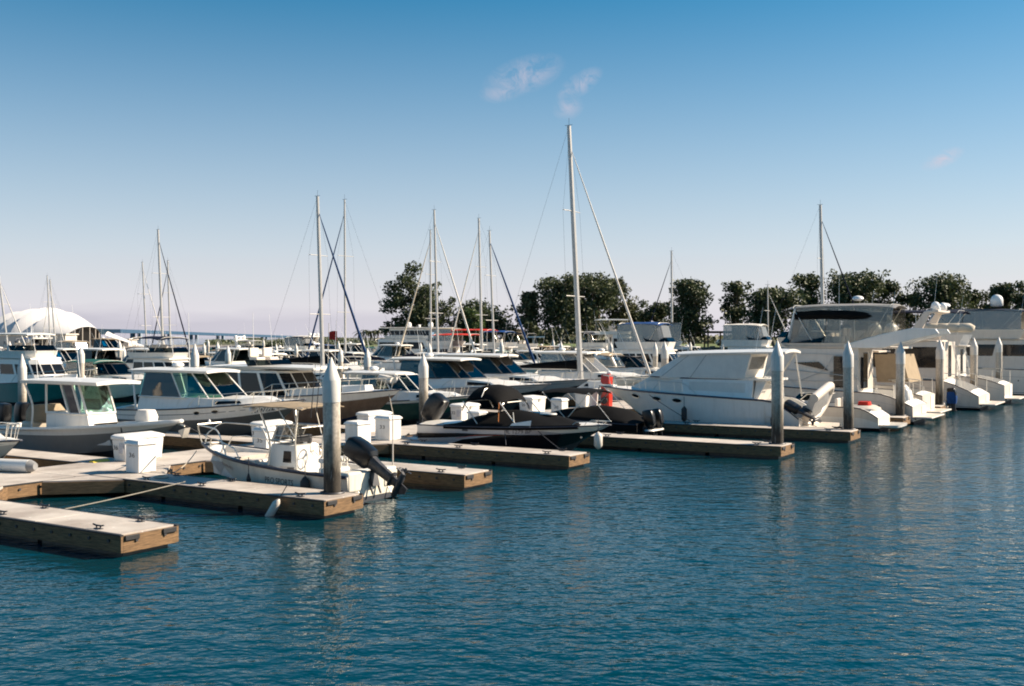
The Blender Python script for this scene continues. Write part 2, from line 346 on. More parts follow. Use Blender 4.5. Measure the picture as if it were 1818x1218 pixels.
# ------------------------------------------------------------------ hulls
class Hull:
    def __init__(s, L, B, fs, fb, dr=.35, rake=1., flare=1.7, tw=.9, p=2.3, ch=.14, hump=0., cut=0.):
        s.L, s.B, s.fs, s.fb, s.dr, s.rake, s.flare, s.tw, s.p, s.ch, s.hump, s.cut = L, B, fs, fb, dr, rake, flare, tw, p, ch, hump, cut
    def b(s, t):
        f = s.tw+(1-s.tw)*math.sin(t/.4*PI/2) if t < .4 else 1-((t-.4)/.6)**s.p
        return max(s.B/2*f, .03)
    def sh(s, t): return s.fs+(s.fb-s.fs)*t**1.7+s.hump*math.sin(PI*min(1, t))**2-(s.cut*max(0., 1-t/.14)**1.6 if s.cut else 0.)
    def pt(s, t, w, side=1):
        b = s.b(t); q = max(0, (t-.35)/.65)
        yc = b*(.93-.5*q*q); zc = s.ch+s.fb*.5*q**3; zs = s.sh(t)
        if w >= 0:
            e = 1+(s.flare-1)*q
            y = yc+(b-yc)*w**e; z = zc+(zs-zc)*w; x = s.L*t-s.rake*q*q*(1-w)*.8
        else:
            k = -w; zk = -s.dr*(1-q**4)+zc*.6*q**4
            y = yc*(1-k); z = zc+(zk-zc)*k; x = s.L*t-s.rake*q*q*(.8+.5*k)
        return Vector((x, y*side, z))
    def mesh(s, bands=((.5, 1), (1., 1)), deck_mi=2, cockpit=None, crown=.08, gw=.16, n=18):
        ts = [i/n for i in range(n+1)]+([.02, .07, .1, .125] if s.cut else [])
        if cockpit:
            c0, c1, sole = cockpit; e = 1e-3; sole = min(sole, s.sh(0)-.1)
            ts = sorted(set(ts+[c0-e, c0+e, c1-e, c1+e]))
        ws = [-1., 0.]; mi = [0]; lw = 0.
        for w, k in bands:
            m = 3 if w-lw > .4 else 1
            for j in range(1, m+1): ws.append(lw+(w-lw)*j/m); mi.append(k)
            lw = w
        mb = MB(); nw = len(ws)
        for sd in (1, -1):
            rows = []
            for t in ts:
                r = [s.pt(t, w, sd) for w in ws]
                b = s.b(t); zs = s.sh(t); x = s.L*t; g = min(gw, b*.5)
                if cockpit and c0 <= t <= c1:
                    r += [Vector((x, (b-g)*sd, zs+.012)), Vector((x, max(.01, min(b-g-.04, s.pt(t, min(1., max(0., (sole-s.pt(t, 0).z)/max(.1, zs-s.pt(t, 0).z)))).y-.05))*sd, sole)), Vector((x, 0, sole))]
                else:
                    cr = crown*min(1., b/(.25*s.B))
                    r += [Vector((x, (b-g)*sd, zs+.012)), Vector((x, b*.5*sd, zs+.012+cr*.7)), Vector((x, 0, zs+.012+cr))]
                rows.append(r)
            m = nw+3; vs = [p for r in rows for p in r]; fs = []; ms = []
            for i in range(len(rows)-1):
                for k in range(m-1):
                    fs.append((i*m+k, i*m+k+1, (i+1)*m+k+1, (i+1)*m+k)); ms.append(mi[k] if k < nw-1 else deck_mi)
            o = len(mb.v); mb.v += [tuple(p) for p in vs]; mb.f += [tuple(q+o for q in f) for f in fs]; mb.m += ms
            if sd == 1: base = len(mb.v)
        m = nw+3
        for k in range(m-1):                      # transom
            mb.f.append((k, k+1, base+k+1, base+k)); mb.m.append(mi[k] if k < nw-1 else mi[-1])
        bm = bmesh.new()
        for v in mb.v: bm.verts.new(v)
        return mb
    def rail_tube(s, r=.035, w=1., out=.012, t0=0., n=26, mi=0, mb=None):
        mb = mb or MB(); P = []
        for i in range(n+1):
            p = s.pt(t0+(1-t0)*i/n, w, 1); P.append(p+Vector((0, out, 0)))
        Q = [Vector((p.x, -p.y, p.z)) for p in P]
        return mb.tube(P+Q[::-1], r, 6, mi)
    def letters(s, txt, tc, width, wc, hgt, side, shear=0.):
        """lettering that lies on the side of the hull; width and height in metres"""
        uv, fs = text_mesh(txt, shear); dt = width/s.L; zc = s.pt(tc, 0).z; dw = hgt/max(.2, s.sh(tc)-zc)
        vs = []
        for a, b in uv:
            t = tc+dt*(a-.5)*(1 if side < 0 else -1); w = wc+dw*(b-.5)
            vs.append(s.pt(t, w, side)+Vector((0, .008*side, 0)))
        return MB().add(vs, fs)
    def patch(s, top, bot, side, n=20, off=.007):
        """painted band on the hull between two curves of (t, w)"""
        def ev(c, k):
            k *= len(c)-1; i = min(len(c)-2, int(k)); q = k-i
            return c[i][0]+(c[i+1][0]-c[i][0])*q, c[i][1]+(c[i+1][1]-c[i][1])*q
        A = [s.pt(*ev(top, i/n), side)+Vector((0, off*side, 0)) for i in range(n+1)]
        B = [s.pt(*ev(bot, i/n), side)+Vector((0, off*side, 0)) for i in range(n+1)]
        return MB().loft([A, B], closed=False)
    def deckz(s, t, y=0., crown=.08):
        return s.sh(t)+.012+crown*(1-abs(y)/max(.1, s.b(t)))
    def bow_rail(s, t0, h, nst=5, r=.018, inset=.07, mid=False):
        mb = MB(); P = []
        for i in range(15):
            t = t0+(.985-t0)*i/14; p = s.pt(t, 1); hh = h*min(1., i/1.5)
            P.append(Vector((p.x+.12*(i/14)**3, max(.02, p.y-inset), p.z+hh)))
        Q = [Vector((p.x, -p.y, p.z)) for p in P[::-1]]
        mb.tube(P+Q, r, 6)
        for k in range(1, nst+1):
            i = round(k*14/(nst+.4)); t = t0+(.985-t0)*i/14; p = s.pt(t, 1)
            for sd in (1, -1):
                mb.tube([(p.x-.08, max(.02, p.y-inset)*sd, p.z), (P[i].x, P[i].y*sd, P[i].z)], r*.85, 5)
        return mb
def plan(x0, x1, w, xm=None, nose=.25, f1=.8, f2=.5, z=0., aft=1.):
    xm = x0+(x1-x0)*.62 if xm is None else xm
    return [Vector(p) for p in ((x0, -w*aft, z), (xm, -w, z), (x1-nose, -w*f1, z), (x1, -w*f2, z), (x1, w*f2, z), (x1-nose, w*f1, z), (xm, w, z), (x0, w*aft, z))]
class House:
    """cabin between a lower and an upper ring; edges 0,1 starboard, 2 corner, 3 front, 4 corner, 5,6 port, 7 aft"""
    def __init__(s, lo, hi): s.lo, s.hi = lo, hi
    def mesh(s, camber=.05, mi=0, lid=True):
        mb = MB(); n = len(s.lo)
        fs = [(k, (k+1) % n, n+(k+1) % n, n+k) for k in range(n)]
        vs = s.lo+s.hi
        if lid:
            c = sum(s.hi, Vector())/n; c = c+Vector((0, 0, camber)); vs = vs+[c]
            fs += [(n+k, n+(k+1) % n, 2*n) for k in range(n)]
            fs.append(tuple(range(n))[::-1])
        return mb.add(vs, fs, mi)
    def q(s, e, a, w):
        n = len(s.lo); A, B, D, C = s.lo[e], s.lo[(e+1) % n], s.hi[e], s.hi[(e+1) % n]
        lo = A.lerp(B, a); hi = D.lerp(C, a); return lo.lerp(hi, w)
    def panes(s, edges, w0, w1, ins=.05, off=.008, split=1, mb=None):
        mb = mb or MB(); c = sum(s.lo+s.hi, Vector())/(2*len(s.lo))
        for e in edges:
            for k in range(split):
                a0 = k/split+ins/split; a1 = (k+1)/split-ins/split
                P = [s.q(e, a0, w0), s.q(e, a1, w0), s.q(e, a1, w1), s.q(e, a0, w1)]
                nn = (P[1]-P[0]).cross(P[3]-P[0]).normalized()
                if nn.dot(sum(P, Vector())/4-c) < 0: nn = -nn
                mb.add([p+nn*off for p in P]+[p-nn*off for p in P], [(0,1,2,3),(7,6,5,4),(0,4,5,1),(1,5,6,2),(2,6,7,3),(3,7,4,0)])
        return mb
    def posts(s, r=.025, edges=None, lo=True, hi=True):
        mb = MB(); n = len(s.lo); edges = range(n) if edges is None else edges
        for k in edges: mb.tube([s.lo[k], s.hi[k]], r, 5)
        if lo: mb.tube(s.lo+[s.lo[0]], r, 5)
        if hi: mb.tube(s.hi+[s.hi[0]], r, 5)
        return mb
def roofplate(x0, x1, w, z, th=.09, camber=.08, front=.7, rake=0., n=6, edge=.25):
    """hard top: rounded plan, cambered, with thickness"""
    secs = []
    K = 10
    for i in range(K+1):
        q = i/K; x = x0+(x1-x0)*q
        e = 1-(max(0, (q-.6)/.4)**2.2)*(1-front)-(max(0, (.08-q)/.08)**2)*.12
        g = []
        ww = w*e; zz = z+rake*q-(abs(q-.5)*2)**3*.03
        for j in range(n+1):
            y = -ww+2*ww*j/n; g.append(Vector((x, y, zz+camber*(1-(y/ww)**2))))
        for j in range(n, -1, -1):
            y = (-ww+2*ww*j/n)*.96; g.append(Vector((x, y, zz-th+camber*.6*(1-(y/ww)**2))))
        secs.append(g)
    return MB().loft(secs)
def canopy(x0, x1, w, z, camber=.15, drop=.12, bows=3, sag=.02):
    """canvas bimini stretched over hoops"""
    K = 12; n = 10; top = []; bot = []
    for i in range(K+1):
        q = i/K; x = x0+(x1-x0)*q
        zz = z-((q*2-1)**2)**2*drop-sag*abs(math.sin(q*PI*bows))
        g = []
        for j in range(n+1):
            a = -1+2*j/n; g.append(Vector((x, w*a, zz-camber*abs(a)**2.6)))
        h = [p-Vector((0, 0, .025)) for p in g[::-1]]
        top.append(g+h)
    return MB().loft(top)
def hoop(x, xb, w, z, zb, camber=.15):
    return rpath([(xb, -w, zb), (x, -w*.98, z-camber-.03), (x, -w*.6, z-.06), (x, w*.6, z-.06), (x, w*.98, z-camber-.03), (xb, w, zb)], 3)
def ring_ellipse(c, a, b, nrm, n=14):
    return [Vector((c[0]+a*math.cos(2*PI*k/n), c[1], c[2]+b*math.sin(2*PI*k/n))) for k in range(n)]
def outboard(par, x, y, z, tilt, sc=1., cowl='cowl', leg='cowlgrey', name='outboard_motor'):
    """engine on a transom: root part is the cowling, the leg and propeller are its pieces"""
    mt = Matrix.Translation((x, y, z)) @ Matrix.Rotation(rad(tilt), 4, 'Y') @ Matrix.Scale(sc, 4)
    c = MB().sup([(.06, -.37, .19, .15), (.14, -.38, .27, .205), (.5, -.38, .295, .23), (.8, -.36, .28, .22), (.9, -.34, .245, .195), (.94, -.33, .17, .13)], 16, 4.6).xf(mt)
    o = build(name, c, cowl, par)
    l = MB().sup([(.14, -.36, .19, .15), (-.1, -.35, .16, .1), (-.62, -.34, .13, .07), (-.66, -.34, .2, .12), (-.69, -.34, .2, .12), (-.72, -.34, .12, .06), (-.9, -.33, .1, .045)], 12).xf(mt)
    build('engine_leg', l, leg, o)
    g = MB().tube([(.02, 0, -.92), (-.06, 0, -.92), (-.3, 0, -.92), (-.56, 0, -.92), (-.66, 0, -.92)], .085, 10)
    g.v = [(p[0], p[1]*(1 if -.6 < p[0] < 0 else .6), -.92+(p[2]+.92)*(1 if -.6 < p[0] < 0 else .6)) for p in g.v]
    g.side([(-.1, -.98), (-.42, -.98), (-.4, -1.2), (-.24, -1.2)], -.015, .015); g.xf(mt)
    build('gearcase', g, leg, o)
    pr = MB().tube([(-.64, 0, -.92), (-.82, 0, -.92)], .05, 8, r1=.03)
    for k in range(3):
        a = 2*PI*k/3
        bl = MB().loft([[(-.75, -.05, .03), (-.72, -.06, .15), (-.71, 0, .2), (-.7, .07, .14), (-.66, .05, .03)],
                        [(-.765, -.05, .03), (-.735, -.06, .15), (-.725, 0, .2), (-.715, .07, .14), (-.675, .05, .03)]])
        pr.arr(bl, Matrix.Translation((0, 0, -.92)) @ Matrix.Rotation(a, 4, 'X'))
    pr.xf(mt); build('propeller', pr, 'dkmetal', o)
    b = MB().box(-.2, .06, -.13, .13, -.3, .1)
    b.tube([(-.1, .15, -.05), (-.16, .15, -.5)], .03, 6).tube([(-.1, -.15, -.05), (-.16, -.15, -.5)], .03, 6)
    b.xf(Matrix.Translation((x, y, z)) @ Matrix.Rotation(rad(tilt*.25), 4, 'Y') @ Matrix.Scale(sc, 4)); build('bracket', b, 'dkmetal', o)
    return o
def antenna(par, x, y, z, h, lean=0., r=.014):
    return build('antenna', MB().tube([(x, y, z), (x+lean, y, z+h)], r, 5, r1=r*.45), 'rad', par)
def radome(par, x, y, z, r=.3, tall=.6):
    return build('radar_dome', MB().lathe([(r*.5, 0), (r*.8, .04), (r, r*tall*.5), (r*.9, r*tall), (r*.55, r*tall*1.35), (.02, r*tall*1.5)], 14, 0, (x, y, z)), 'rad', par, smooth=60)
def satdome(par, x, y, z, r=.3):
    return build('satellite_dome', MB().lathe([(r*.6, 0), (r, r*.25), (r, r*1.1)]+[(r*math.cos(a), r*1.1+r*math.sin(a)) for a in (.35, .7, 1.05, 1.35, 1.55)], 14, 0, (x, y, z)), 'rad', par, smooth=60)
def openradar(par, x, y, z, w=1.2):
    o = build('radar_pedestal', MB().sup([(z, x, .2, .18), (z+.22, x, .17, .15), (z+.28, x, .08, .08)]), 'rad', par)
    build('radar_bar', MB().box(x-.07, x+.07, y-w/2, y+w/2, z+.28, z+.4), 'rad', o, bevel=.03)
    return o
def seat(par, x, y, z, w=.5, d=.5, h=.5, m='offwhite', back=True):
    mb = MB().box(x-d/2, x+d/2, y-w/2, y+w/2, z, z+h)
    o = build('seat', mb, m, par, bevel=.05)
    if back: build('backrest', MB().box(x-d/2-.08, x-d/2+.06, y-w/2, y+w/2, z+h, z+h+.45), m, o, bevel=.04)
    return o
def wheel(par, x, y, z, r=.2):
    mb = MB(); P = [(x+.1*math.sin(a), y+r*math.cos(a), z+r*math.sin(a)) for a in [2*PI*k/14 for k in range(15)]]
    mb.tube(P, .018, 6, cap=False)
    for k in (0, 5, 10): mb.tube([(x+.06, y, z), P[k]], .012, 5)
    mb.tube([(x+.03, y, z), (x+.2, y, z-.05)], .03, 6)
    return build('steering_wheel', mb, 'steel', par)
def portholes(par, h, spots, side, a=.22, b=.085):
    for t, w in spots:
        dw = b/max(.2, h.sh(t)-h.pt(t, 0).z)
        g = [h.pt(t+a*math.cos(2*PI*k/16)/h.L, w+dw*math.sin(2*PI*k/16), side) for k in range(16)]
        o1 = [v+Vector((0, .012*side, 0)) for v in g]; o2 = [v-Vector((0, .03*side, 0)) for v in g]
        o = build('porthole', MB().loft([o1, o2]), 'port', par)
        build('porthole_rim', MB().tube([v+Vector((0, .015*side, 0)) for v in g+[g[0]]], .018, 5, cap=False), 'steel', o)

# ------------------------------------------------------------------ boat types
def hullset(root, h, bands, mats, cockpit=None, crown=.08, rub='rubrail', rr=.03, n=18):
    o = build('hull', h.mesh(bands, 2 if len(mats) < 4 else 3, cockpit, crown, n=n), mats, root, smooth=50)
    build('rub_rail', h.rail_tube(rr), rub, root, smooth=60)
    return o
def express(root, L, B, fs, fb, lo='white', up='white', split=.5, top='hardtop', canvas='c_navy', glass='tint', zw=(1.75, 2.75), xw=(.30, .62),
            trunk=.32, rail=True, lod=0, roof='white', xroof=None, cockpit=True, arch=False, drive=None, rake=1.0, hwin=True, curtain=None):
    h = Hull(L, B, fs, fb, rake=rake)
    hullset(root, h, ((split, 1), (1., 2)), ['bottom', lo, up, 'deck'], (.04, xw[0]+.04, .45) if cockpit else None, .12, n=16 if lod else 22)
    # low forward trunk that carries the windscreen
    xa, xb = xw[0]*L, min(.93, xw[1]+.26)*L
    zt = zw[0]
    def hw(t): return h.b(t)
    lo_r = plan(xa, xb, hw(xw[0])*.9, xm=xw[1]*L, nose=L*.1, f1=.62, f2=.2, z=h.sh(.5)-.05)
    for p in lo_r:
        p.z = h.sh(min(1, p.x/L))-.02
    hi_r = [Vector((p.x if p.x < xw[1]*L-.1 else p.x-(p.x-xw[1]*L)*.3, p.y*.88, max(zt, 0) if p.x <= xw[1]*L+.05 else h.sh(p.x/L)+.1+trunk*.35)) for p in lo_r]
    tr = House(lo_r, hi_r); o = build('cabin_trunk', tr.mesh(.06), 'white', root, smooth=25)
    if hwin:
        wn = tr.panes((1, 5), .35, .72, .12); build_each('side_window', wn, 'port', o)
    if not lod or R.random() < .5:
        hx = L*.74; build('deck_hatch', MB().box(hx-.25, hx+.25, -.25, .25, h.sh(.74)+.1, h.sh(.74)+.1+trunk*.62), 'tint', o, bevel=.02)
    # windscreen
    b0 = plan(xw[0]*L, xw[1]*L, hw(.5)*.82, xm=(xw[0]*.4+xw[1]*.6)*L, nose=.45, f1=.8, f2=.5, z=zw[0])
    xt1 = xw[1]*L-(zw[1]-zw[0])*1.25
    t0 = plan(xw[0]*L+.15, xt1, hw(.5)*.70, xm=(xw[0]*.4+xw[1]*.6)*L-(zw[1]-zw[0])*.8, nose=.35, f1=.8, f2=.5, z=zw[1])
    ws = House(b0, t0)
    gl = build('windshield', ws.panes((0, 1, 2, 3, 4, 5, 6) if top == 'hardtop' else (1, 2, 3, 4, 5), .02, .98, .02), glass, root, smooth=0)
    build('window_frame', ws.posts(.03, (1, 2, 3, 4, 5, 6) if top == 'hardtop' else (1, 2, 3, 4, 5, 6), hi=True), 'white' if top == 'hardtop' and not drive == 'black' else 'dkmetal', gl)
    if cockpit:
        seat(root, xw[0]*L+.5, -.45, .45, .6, .5, .75); seat(root, L*.09+.2, 0, .45, B*.6, .55, .45, back=False)
        if not lod: wheel(root, xw[0]*L+.95, -.45, zw[0]-.1)
    zr = zw[1]+.04
    if top == 'hardtop':
        xr = xroof or (xw[0]*L-1.1, xt1+.25)
        rf = build('hardtop', roofplate(xr[0], xr[1], hw(.5)*.8, zr+.05, .1, .09, .72), roof, root, smooth=50)
        for sd in (1, -1):
            build('roof_support', MB().tube(rpath([(xr[0]+.9, sd*hw(.25)*.88, h.sh(.2)), (xr[0]+.45, sd*hw(.4)*.76, zr)]), .05, 6), 'white', rf)
        if R.random() < .7: radome(rf, xr[0]+(xr[1]-xr[0])*.4, 0, zr+.13, .26)
        antenna(rf, xr[0]+.5, hw(.5)*.6, zr+.1, 1.9, -.3)
    elif top == 'bimini':
        x0, x1 = xroof or (xw[0]*L-1.7, xw[0]*L+.75)
        cp = build('bimini_top', canopy(x0, x1, hw(.3)*.82, zr+.25), canvas, root, smooth=60)
        fr = MB()
        for q in (.04, .5, .96): fr.tube(hoop(x0+(x1-x0)*q, x0+(x1-x0)*.5, hw(.3)*.8, zr+.22, h.sh(.3)), .016, 5)
        build('bimini_frame', fr, 'steel', cp)
        if curtain:
            hs = House(plan(x0+.1, x1, hw(.3)*.84, nose=.1, f1=1, f2=.9, z=h.sh(.3)+.1), plan(x0+.25, x1-.1, hw(.3)*.78, nose=.1, f1=1, f2=.9, z=zr+.1))
            build('side_curtain', hs.panes((0, 1, 5, 6, 7), 0, 1, .01), curtain, cp, smooth=0)
    elif top == 'cover':
        build('mooring_cover', cover(h, .06, xw[1]+.06, zw[1]-h.sh(.4)-.1), canvas, root, smooth=60)
    if arch:
        xa = xw[0]*L-.6; wv = hw(.3)*.92
        P = rpath([(xa+.9, -wv, h.sh(.25)), (xa+.1, -wv*.86, zr+.1), (xa, -wv*.6, zr+.22), (xa, wv*.6, zr+.22), (xa+.1, wv*.86, zr+.1), (xa+.9, wv, h.sh(.25))])
        ar = build('radar_arch', MB().tube(P, .13, 8), 'white', root)
        radome(ar, xa, 0, zr+.34, .26); antenna(ar, xa, wv*.7, zr+.2, 1.8, -.25)
    if not lod:
        for sd in (1, -1): build('hull_line', h.patch([(.02, .80), (.5, .82), (.95, .84)], [(.02, .78), (.5, .80), (.95, .83)], sd, 20, .008), 'navy', root, smooth=60)
        for t_ in (.1, .55, .9):
            p = h.pt(t_, 1, -1); build('deck_cleat', MB().tube([p+Vector((-.14, .1, .07)), p+Vector((.14, .1, .07))], .02, 6).tube([p+Vector((0, .1, 0)), p+Vector((0, .1, .07))], .025, 6), 'steel', root)
    if rail: build('bow_rail', h.bow_rail(.5, .5 if not lod else .45, 6 if not lod else 4, .016 if not lod else .02), 'steel', root)
    if drive == 'outboard':
        for sd in ((-.35, .35) if B > 2.8 else (0,)): outboard(root, -.02, sd, fs-.12, 6)
    elif lod < 2:
        build('swim_platform', MB().box(-.75, -.003, -B*.4, B*.4, .22, .31), 'offwhite', root, bevel=.04)
    return h
def cover(h, t0, t1, crown, peak=.5, n=16, m=8, skirt=.16):
    rows = []
    for i in range(n+1):
        q = i/n; t = t0+(t1-t0)*q; b = h.b(t)+.025
        k = crown*(math.sin(PI*min(1, q/(2*peak)) if q < peak else PI*(.5+.5*(q-peak)/(1-peak)))*.85+.1*math.sin(q*PI))
        g = []
        for j in range(m+1):
            a = -1+2*j/m; z = h.sh(t)+.05+k*(1-abs(a)**1.5)+.025*math.sin(q*17+a*5)*(1-a*a)
            g.append(Vector((h.L*t, b*a, z)))
        g = [Vector((g[0].x, g[0].y*1.003, h.sh(t)-skirt))]+g+[Vector((g[-1].x, g[-1].y*1.003, h.sh(t)-skirt))]
        rows.append(g)
    mb = MB().loft(rows, closed=False)
    for r in (rows[0], rows[-1]): mb.add(r, [tuple(range(len(r)))])
    return mb
def console_boat(root, L, B, fs, fb, lo='white', up='white', split=.5, canvas='c_white', hard=True, ztop=2.5, glass='green_glass', motors=1, tilt=6, lod=0, cowl='cowl'):
    h = Hull(L, B, fs, fb, rake=.9)
    hullset(root, h, ((split, 1), (1., 2)), ['bottom', lo, up, 'deck'], (.05, .78, .38), .06, n=16 if lod else 22)
    x = L*.42; w = min(.5, B*.2)
    cs = House(plan(x-.35, x+.75, w, nose=.15, f1=.95, f2=.7, z=.38), plan(x-.3, x+.5, w*.95, nose=.12, f1=.95, f2=.7, z=1.4))
    o = build('console', cs.mesh(.05), 'white', root, smooth=20)
    build('console_door', cs.panes((0,), .2, .8, .2), 'port', o)
    ws = House([p+Vector((.02, 0, .02)) for p in cs.hi], [p+Vector((-.22, 0, .6)) for p in cs.hi])
    gl = build('windshield', ws.panes((1, 2, 3, 4, 5), .02, .98, .02), glass, root, smooth=0)
    build('windshield_frame', ws.posts(.018, (1, 2, 3, 4, 5, 6), lo=False, hi=False), 'dkmetal', gl)
    lp = build('leaning_post', MB().box(x-1.35, x-.9, -w, w, .38, 1.05), 'white', root, bevel=.06)
    build('cushion', MB().box(x-1.37, x-.88, -w-.02, w+.02, 1.06, 1.18), 'offwhite', lp, bevel=.04)
    wheel(root, x-.5, 0, 1.25)
    if hard: t = build('t_top', roofplate(x-1.3, x+1.0, B*.38, ztop, .08, .06, .75), 'white', root, smooth=50)
    else: t = build('t_top', canopy(x-1.1, x+.9, B*.36, ztop, .06, .05), canvas, root, smooth=60)
    fr = MB()
    for sd in (1, -1):
        fr.tube(rpath([(x+.55, sd*w*1.1, .38), (x+.45, sd*w*1.15, 1.6), (x+.75, sd*B*.3, ztop-.06)]), .026, 6)
        fr.tube(rpath([(x-.35, sd*w*1.1, .38), (x-.38, sd*w*1.15, 1.6), (x-.9, sd*B*.3, ztop-.06)]), .026, 6)
        fr.tube([(x+.45, sd*w*1.15, 1.6), (x-.38, sd*w*1.15, 1.5)], .02, 6)
        fr.tube([(x-1.0, sd*B*.3, ztop-.07), (x+.8, sd*B*.3, ztop-.07)], .02, 6)
    for q in (x-.9, x, x+.75): fr.tube([(q, -B*.3, ztop-.07), (q, B*.3, ztop-.07)], .02, 6)
    build('t_top_frame', fr, 'steel', root)
    seat(root, x+1.15, 0, .38, .8, .6, .45)
    for k in range(motors): outboard(root, -.02, (k-(motors-1)/2)*.7, fs-.1, tilt, 1., cowl)
    antenna(t, x-.6, B*.3, ztop+.05, 2.2, -.4)
    return h
def flybridge(root, L, B, fs, fb, lo='white', up='white', split=.55, canvas='c_navy', zh=2.6, zb=3.2, zc=4.5, xh=(.2, .64), xb=(.2, .5), lod=0, arch=False,
              curtain=None, win='port', hard=False, house='white', sides=True, winspan=(.45, .85), trunk=True, xc=None, cut=.42):
    h = Hull(L, B, fs, fb, rake=1.4, dr=.5, cut=fs*cut)
    hullset(root, h, ((split, 1), (1., 2)), ['bottom', lo, up, 'deck'], (.03, xh[0], .6), .1, n=16 if lod else 22)
    w = h.b(.45)*.84
    z0 = h.sh(.3)-.02
    a = plan(xh[0]*L, xh[1]*L, w, nose=.5, f1=.85, f2=.55, z=z0); b = plan(xh[0]*L, xh[1]*L-(zh-z0)*.75, w*.92, nose=.45, f1=.85, f2=.55, z=zh)
    hs = House(a, b); o = build('cabin', hs.mesh(.03), house, root, smooth=25)
    if sides: build_each('cabin_window', hs.panes((0, 6), *winspan, .06, split=2, mb=hs.panes((1, 2, 4, 5), *winspan, .08)), win, o, smooth=0)
    fw = build('windshield', hs.panes((3,), winspan[0], winspan[1], .03, split=2), win, o, smooth=0)
    build('cabin_door', hs.panes((7,), .05, .9, .36), 'port', o, smooth=0)
    if trunk:
        c = plan(xh[1]*L-.8, .86*L, w*.85, nose=L*.07, f1=.6, f2=.25, z=0)
        for p in c: p.z = h.sh(p.x/L)-.02
        d = [Vector((p.x-.1, p.y*.85, h.sh(p.x/L)+.32)) for p in c]
        t2 = House(c, d); to = build('cabin_trunk', t2.mesh(.05), 'white', root, smooth=25)
        build_each('side_window', t2.panes((1, 5), .3, .75, .15), 'port', to)
    # bridge deck and coaming
    bx0, bx1 = xb[0]*L-.9, xb[1]*L
    bd = build('bridge_deck', roofplate(bx0, bx1+.3, w*1.0, zh+.11, .09, .02, .75), house, root, smooth=50)
    cl = House(plan(bx0+.5, bx1+.1, w*.92, nose=.4, f1=.8, f2=.5, z=zh+.1), plan(bx0+.2, bx1+.35, w*.98, nose=.5, f1=.8, f2=.5, z=zb))
    cb = MB()
    for e in (0, 1, 2, 3, 4, 5, 6):
        P = [cl.q(e, 0, 0), cl.q(e, 1, 0), cl.q(e, 1, 1), cl.q(e, 0, 1)]
        c0 = Vector((sum(p.x for p in P)/4*0+(bx0+bx1)/2, 0, (zh+zb)/2)); iv = Vector((0, -math.copysign(.06, P[0].y+P[1].y), 0)) if e != 3 else Vector((-.08, 0, 0))
        cb.add(P+[p+iv for p in P], [(0,1,2,3),(7,6,5,4),(0,4,5,1),(1,5,6,2),(2,6,7,3),(3,7,4,0)])
    build('bridge_coaming', cb, house, bd, smooth=0)
    ws = House([p+Vector((0, 0, .01)) for p in cl.hi], [p+Vector((-.3, -p.y*.04, .35)) for p in cl.hi])
    build('wind_deflector', ws.panes((1, 2, 3, 4, 5), 0, 1, .01), 'tint', bd, smooth=0)
    seat(bd, bx0+(bx1-bx0)*.55, -.4, zh+.12, .6, .5, .5); seat(bd, bx0+(bx1-bx0)*.55, .5, zh+.12, .6, .5, .5)
    if zc:
        x0, x1 = xc or (bx0+.3, bx1-.2)
        if hard: cp = build('hardtop', roofplate(x0, x1, w*.92, zc, .08, .08, .75), 'white', root, smooth=50)
        else: cp = build('bimini_top', canopy(x0, x1, w*.9, zc, .16, .14), canvas, root, smooth=60)
        fr = MB()
        for q in (.05, .5, .95): fr.tube(hoop(x0+(x1-x0)*q, bx0+(bx1-bx0)*(.25+.5*q), w*.9, zc-.02, zb-.05, .15), .02, 5)
        build('bimini_frame', fr, 'steel', cp)
        if curtain:
            cu = House(plan(x0+.1, x1+.2, w*.95, nose=.3, f1=.85, f2=.6, z=zb), plan(x0+.1, x1-.2, w*.88, nose=.25, f1=.9, f2=.6, z=zc-.14))
            build('side_curtain', cu.panes((0, 1, 2, 3, 4, 5, 6), 0, 1, .01), curtain, cp, smooth=0)
    if arch:
        xa = bx0+.2
        P = [(xa+1.5, zb-.3), (xa+.5, zb+1.15), (xa-.3, zb+1.25), (xa-.3, zb+1.1), (xa+.2, zb+1.0), (xa+.8, zb-.3)]
        am = MB().side(P, -w*.98, -w*.82).side(P, w*.82, w*.98).box(xa-.3, xa+.45, -w*.82, w*.82, zb+1.08, zb+1.22)
        ar = build('radar_arch', am, house, root, bevel=.03)
        openradar(ar, xa+.1, 0, zb+1.22, 1.3); satdome(ar, xa, w*.6, zb+1.22, .25); satdome(ar, xa, -w*.6, zb+1.22, .25)
        antenna(ar, xa, w*.85, zb+1.2, 2.2, -.2)
    if not lod:
        for sd in (1, -1):
            build('boot_stripe', h.patch([(.0, .07), (.5, .07), (.9, .09)], [(.0, -.02), (.5, -.02), (.9, .0)], sd, 20, .008), 'navy', root, smooth=60)
            build('hull_line', h.patch([(.02, .70), (.5, .72), (.95, .74)], [(.02, .685), (.5, .705), (.95, .73)], sd, 20, .008), 'midgrey', root, smooth=60)
        hv = MB()
        for t_ in (.12, .16, .2): hv.tube([h.pt(t_, .55, 1)+Vector((0, -.02, 0)), h.pt(t_, .55, 1)+Vector((0, .02, 0))], .05, 10)
        build_each('hull_vent', hv, 'dkmetal', root)
    build('bow_rail', h.bow_rail(.42, .6, 7 if not lod else 4, .018 if not lod else .022), 'steel', root)
    build('swim_platform', MB().box(-.9, -.003, -B*.42, B*.42, .3, .39), 'offwhite', root, bevel=.04)
    lad = MB()
    for sd in (.35, .75): lad.tube([(xh[0]*L-.9, sd, .6), (xh[0]*L-.25, sd, zh+.1)], .02, 5)
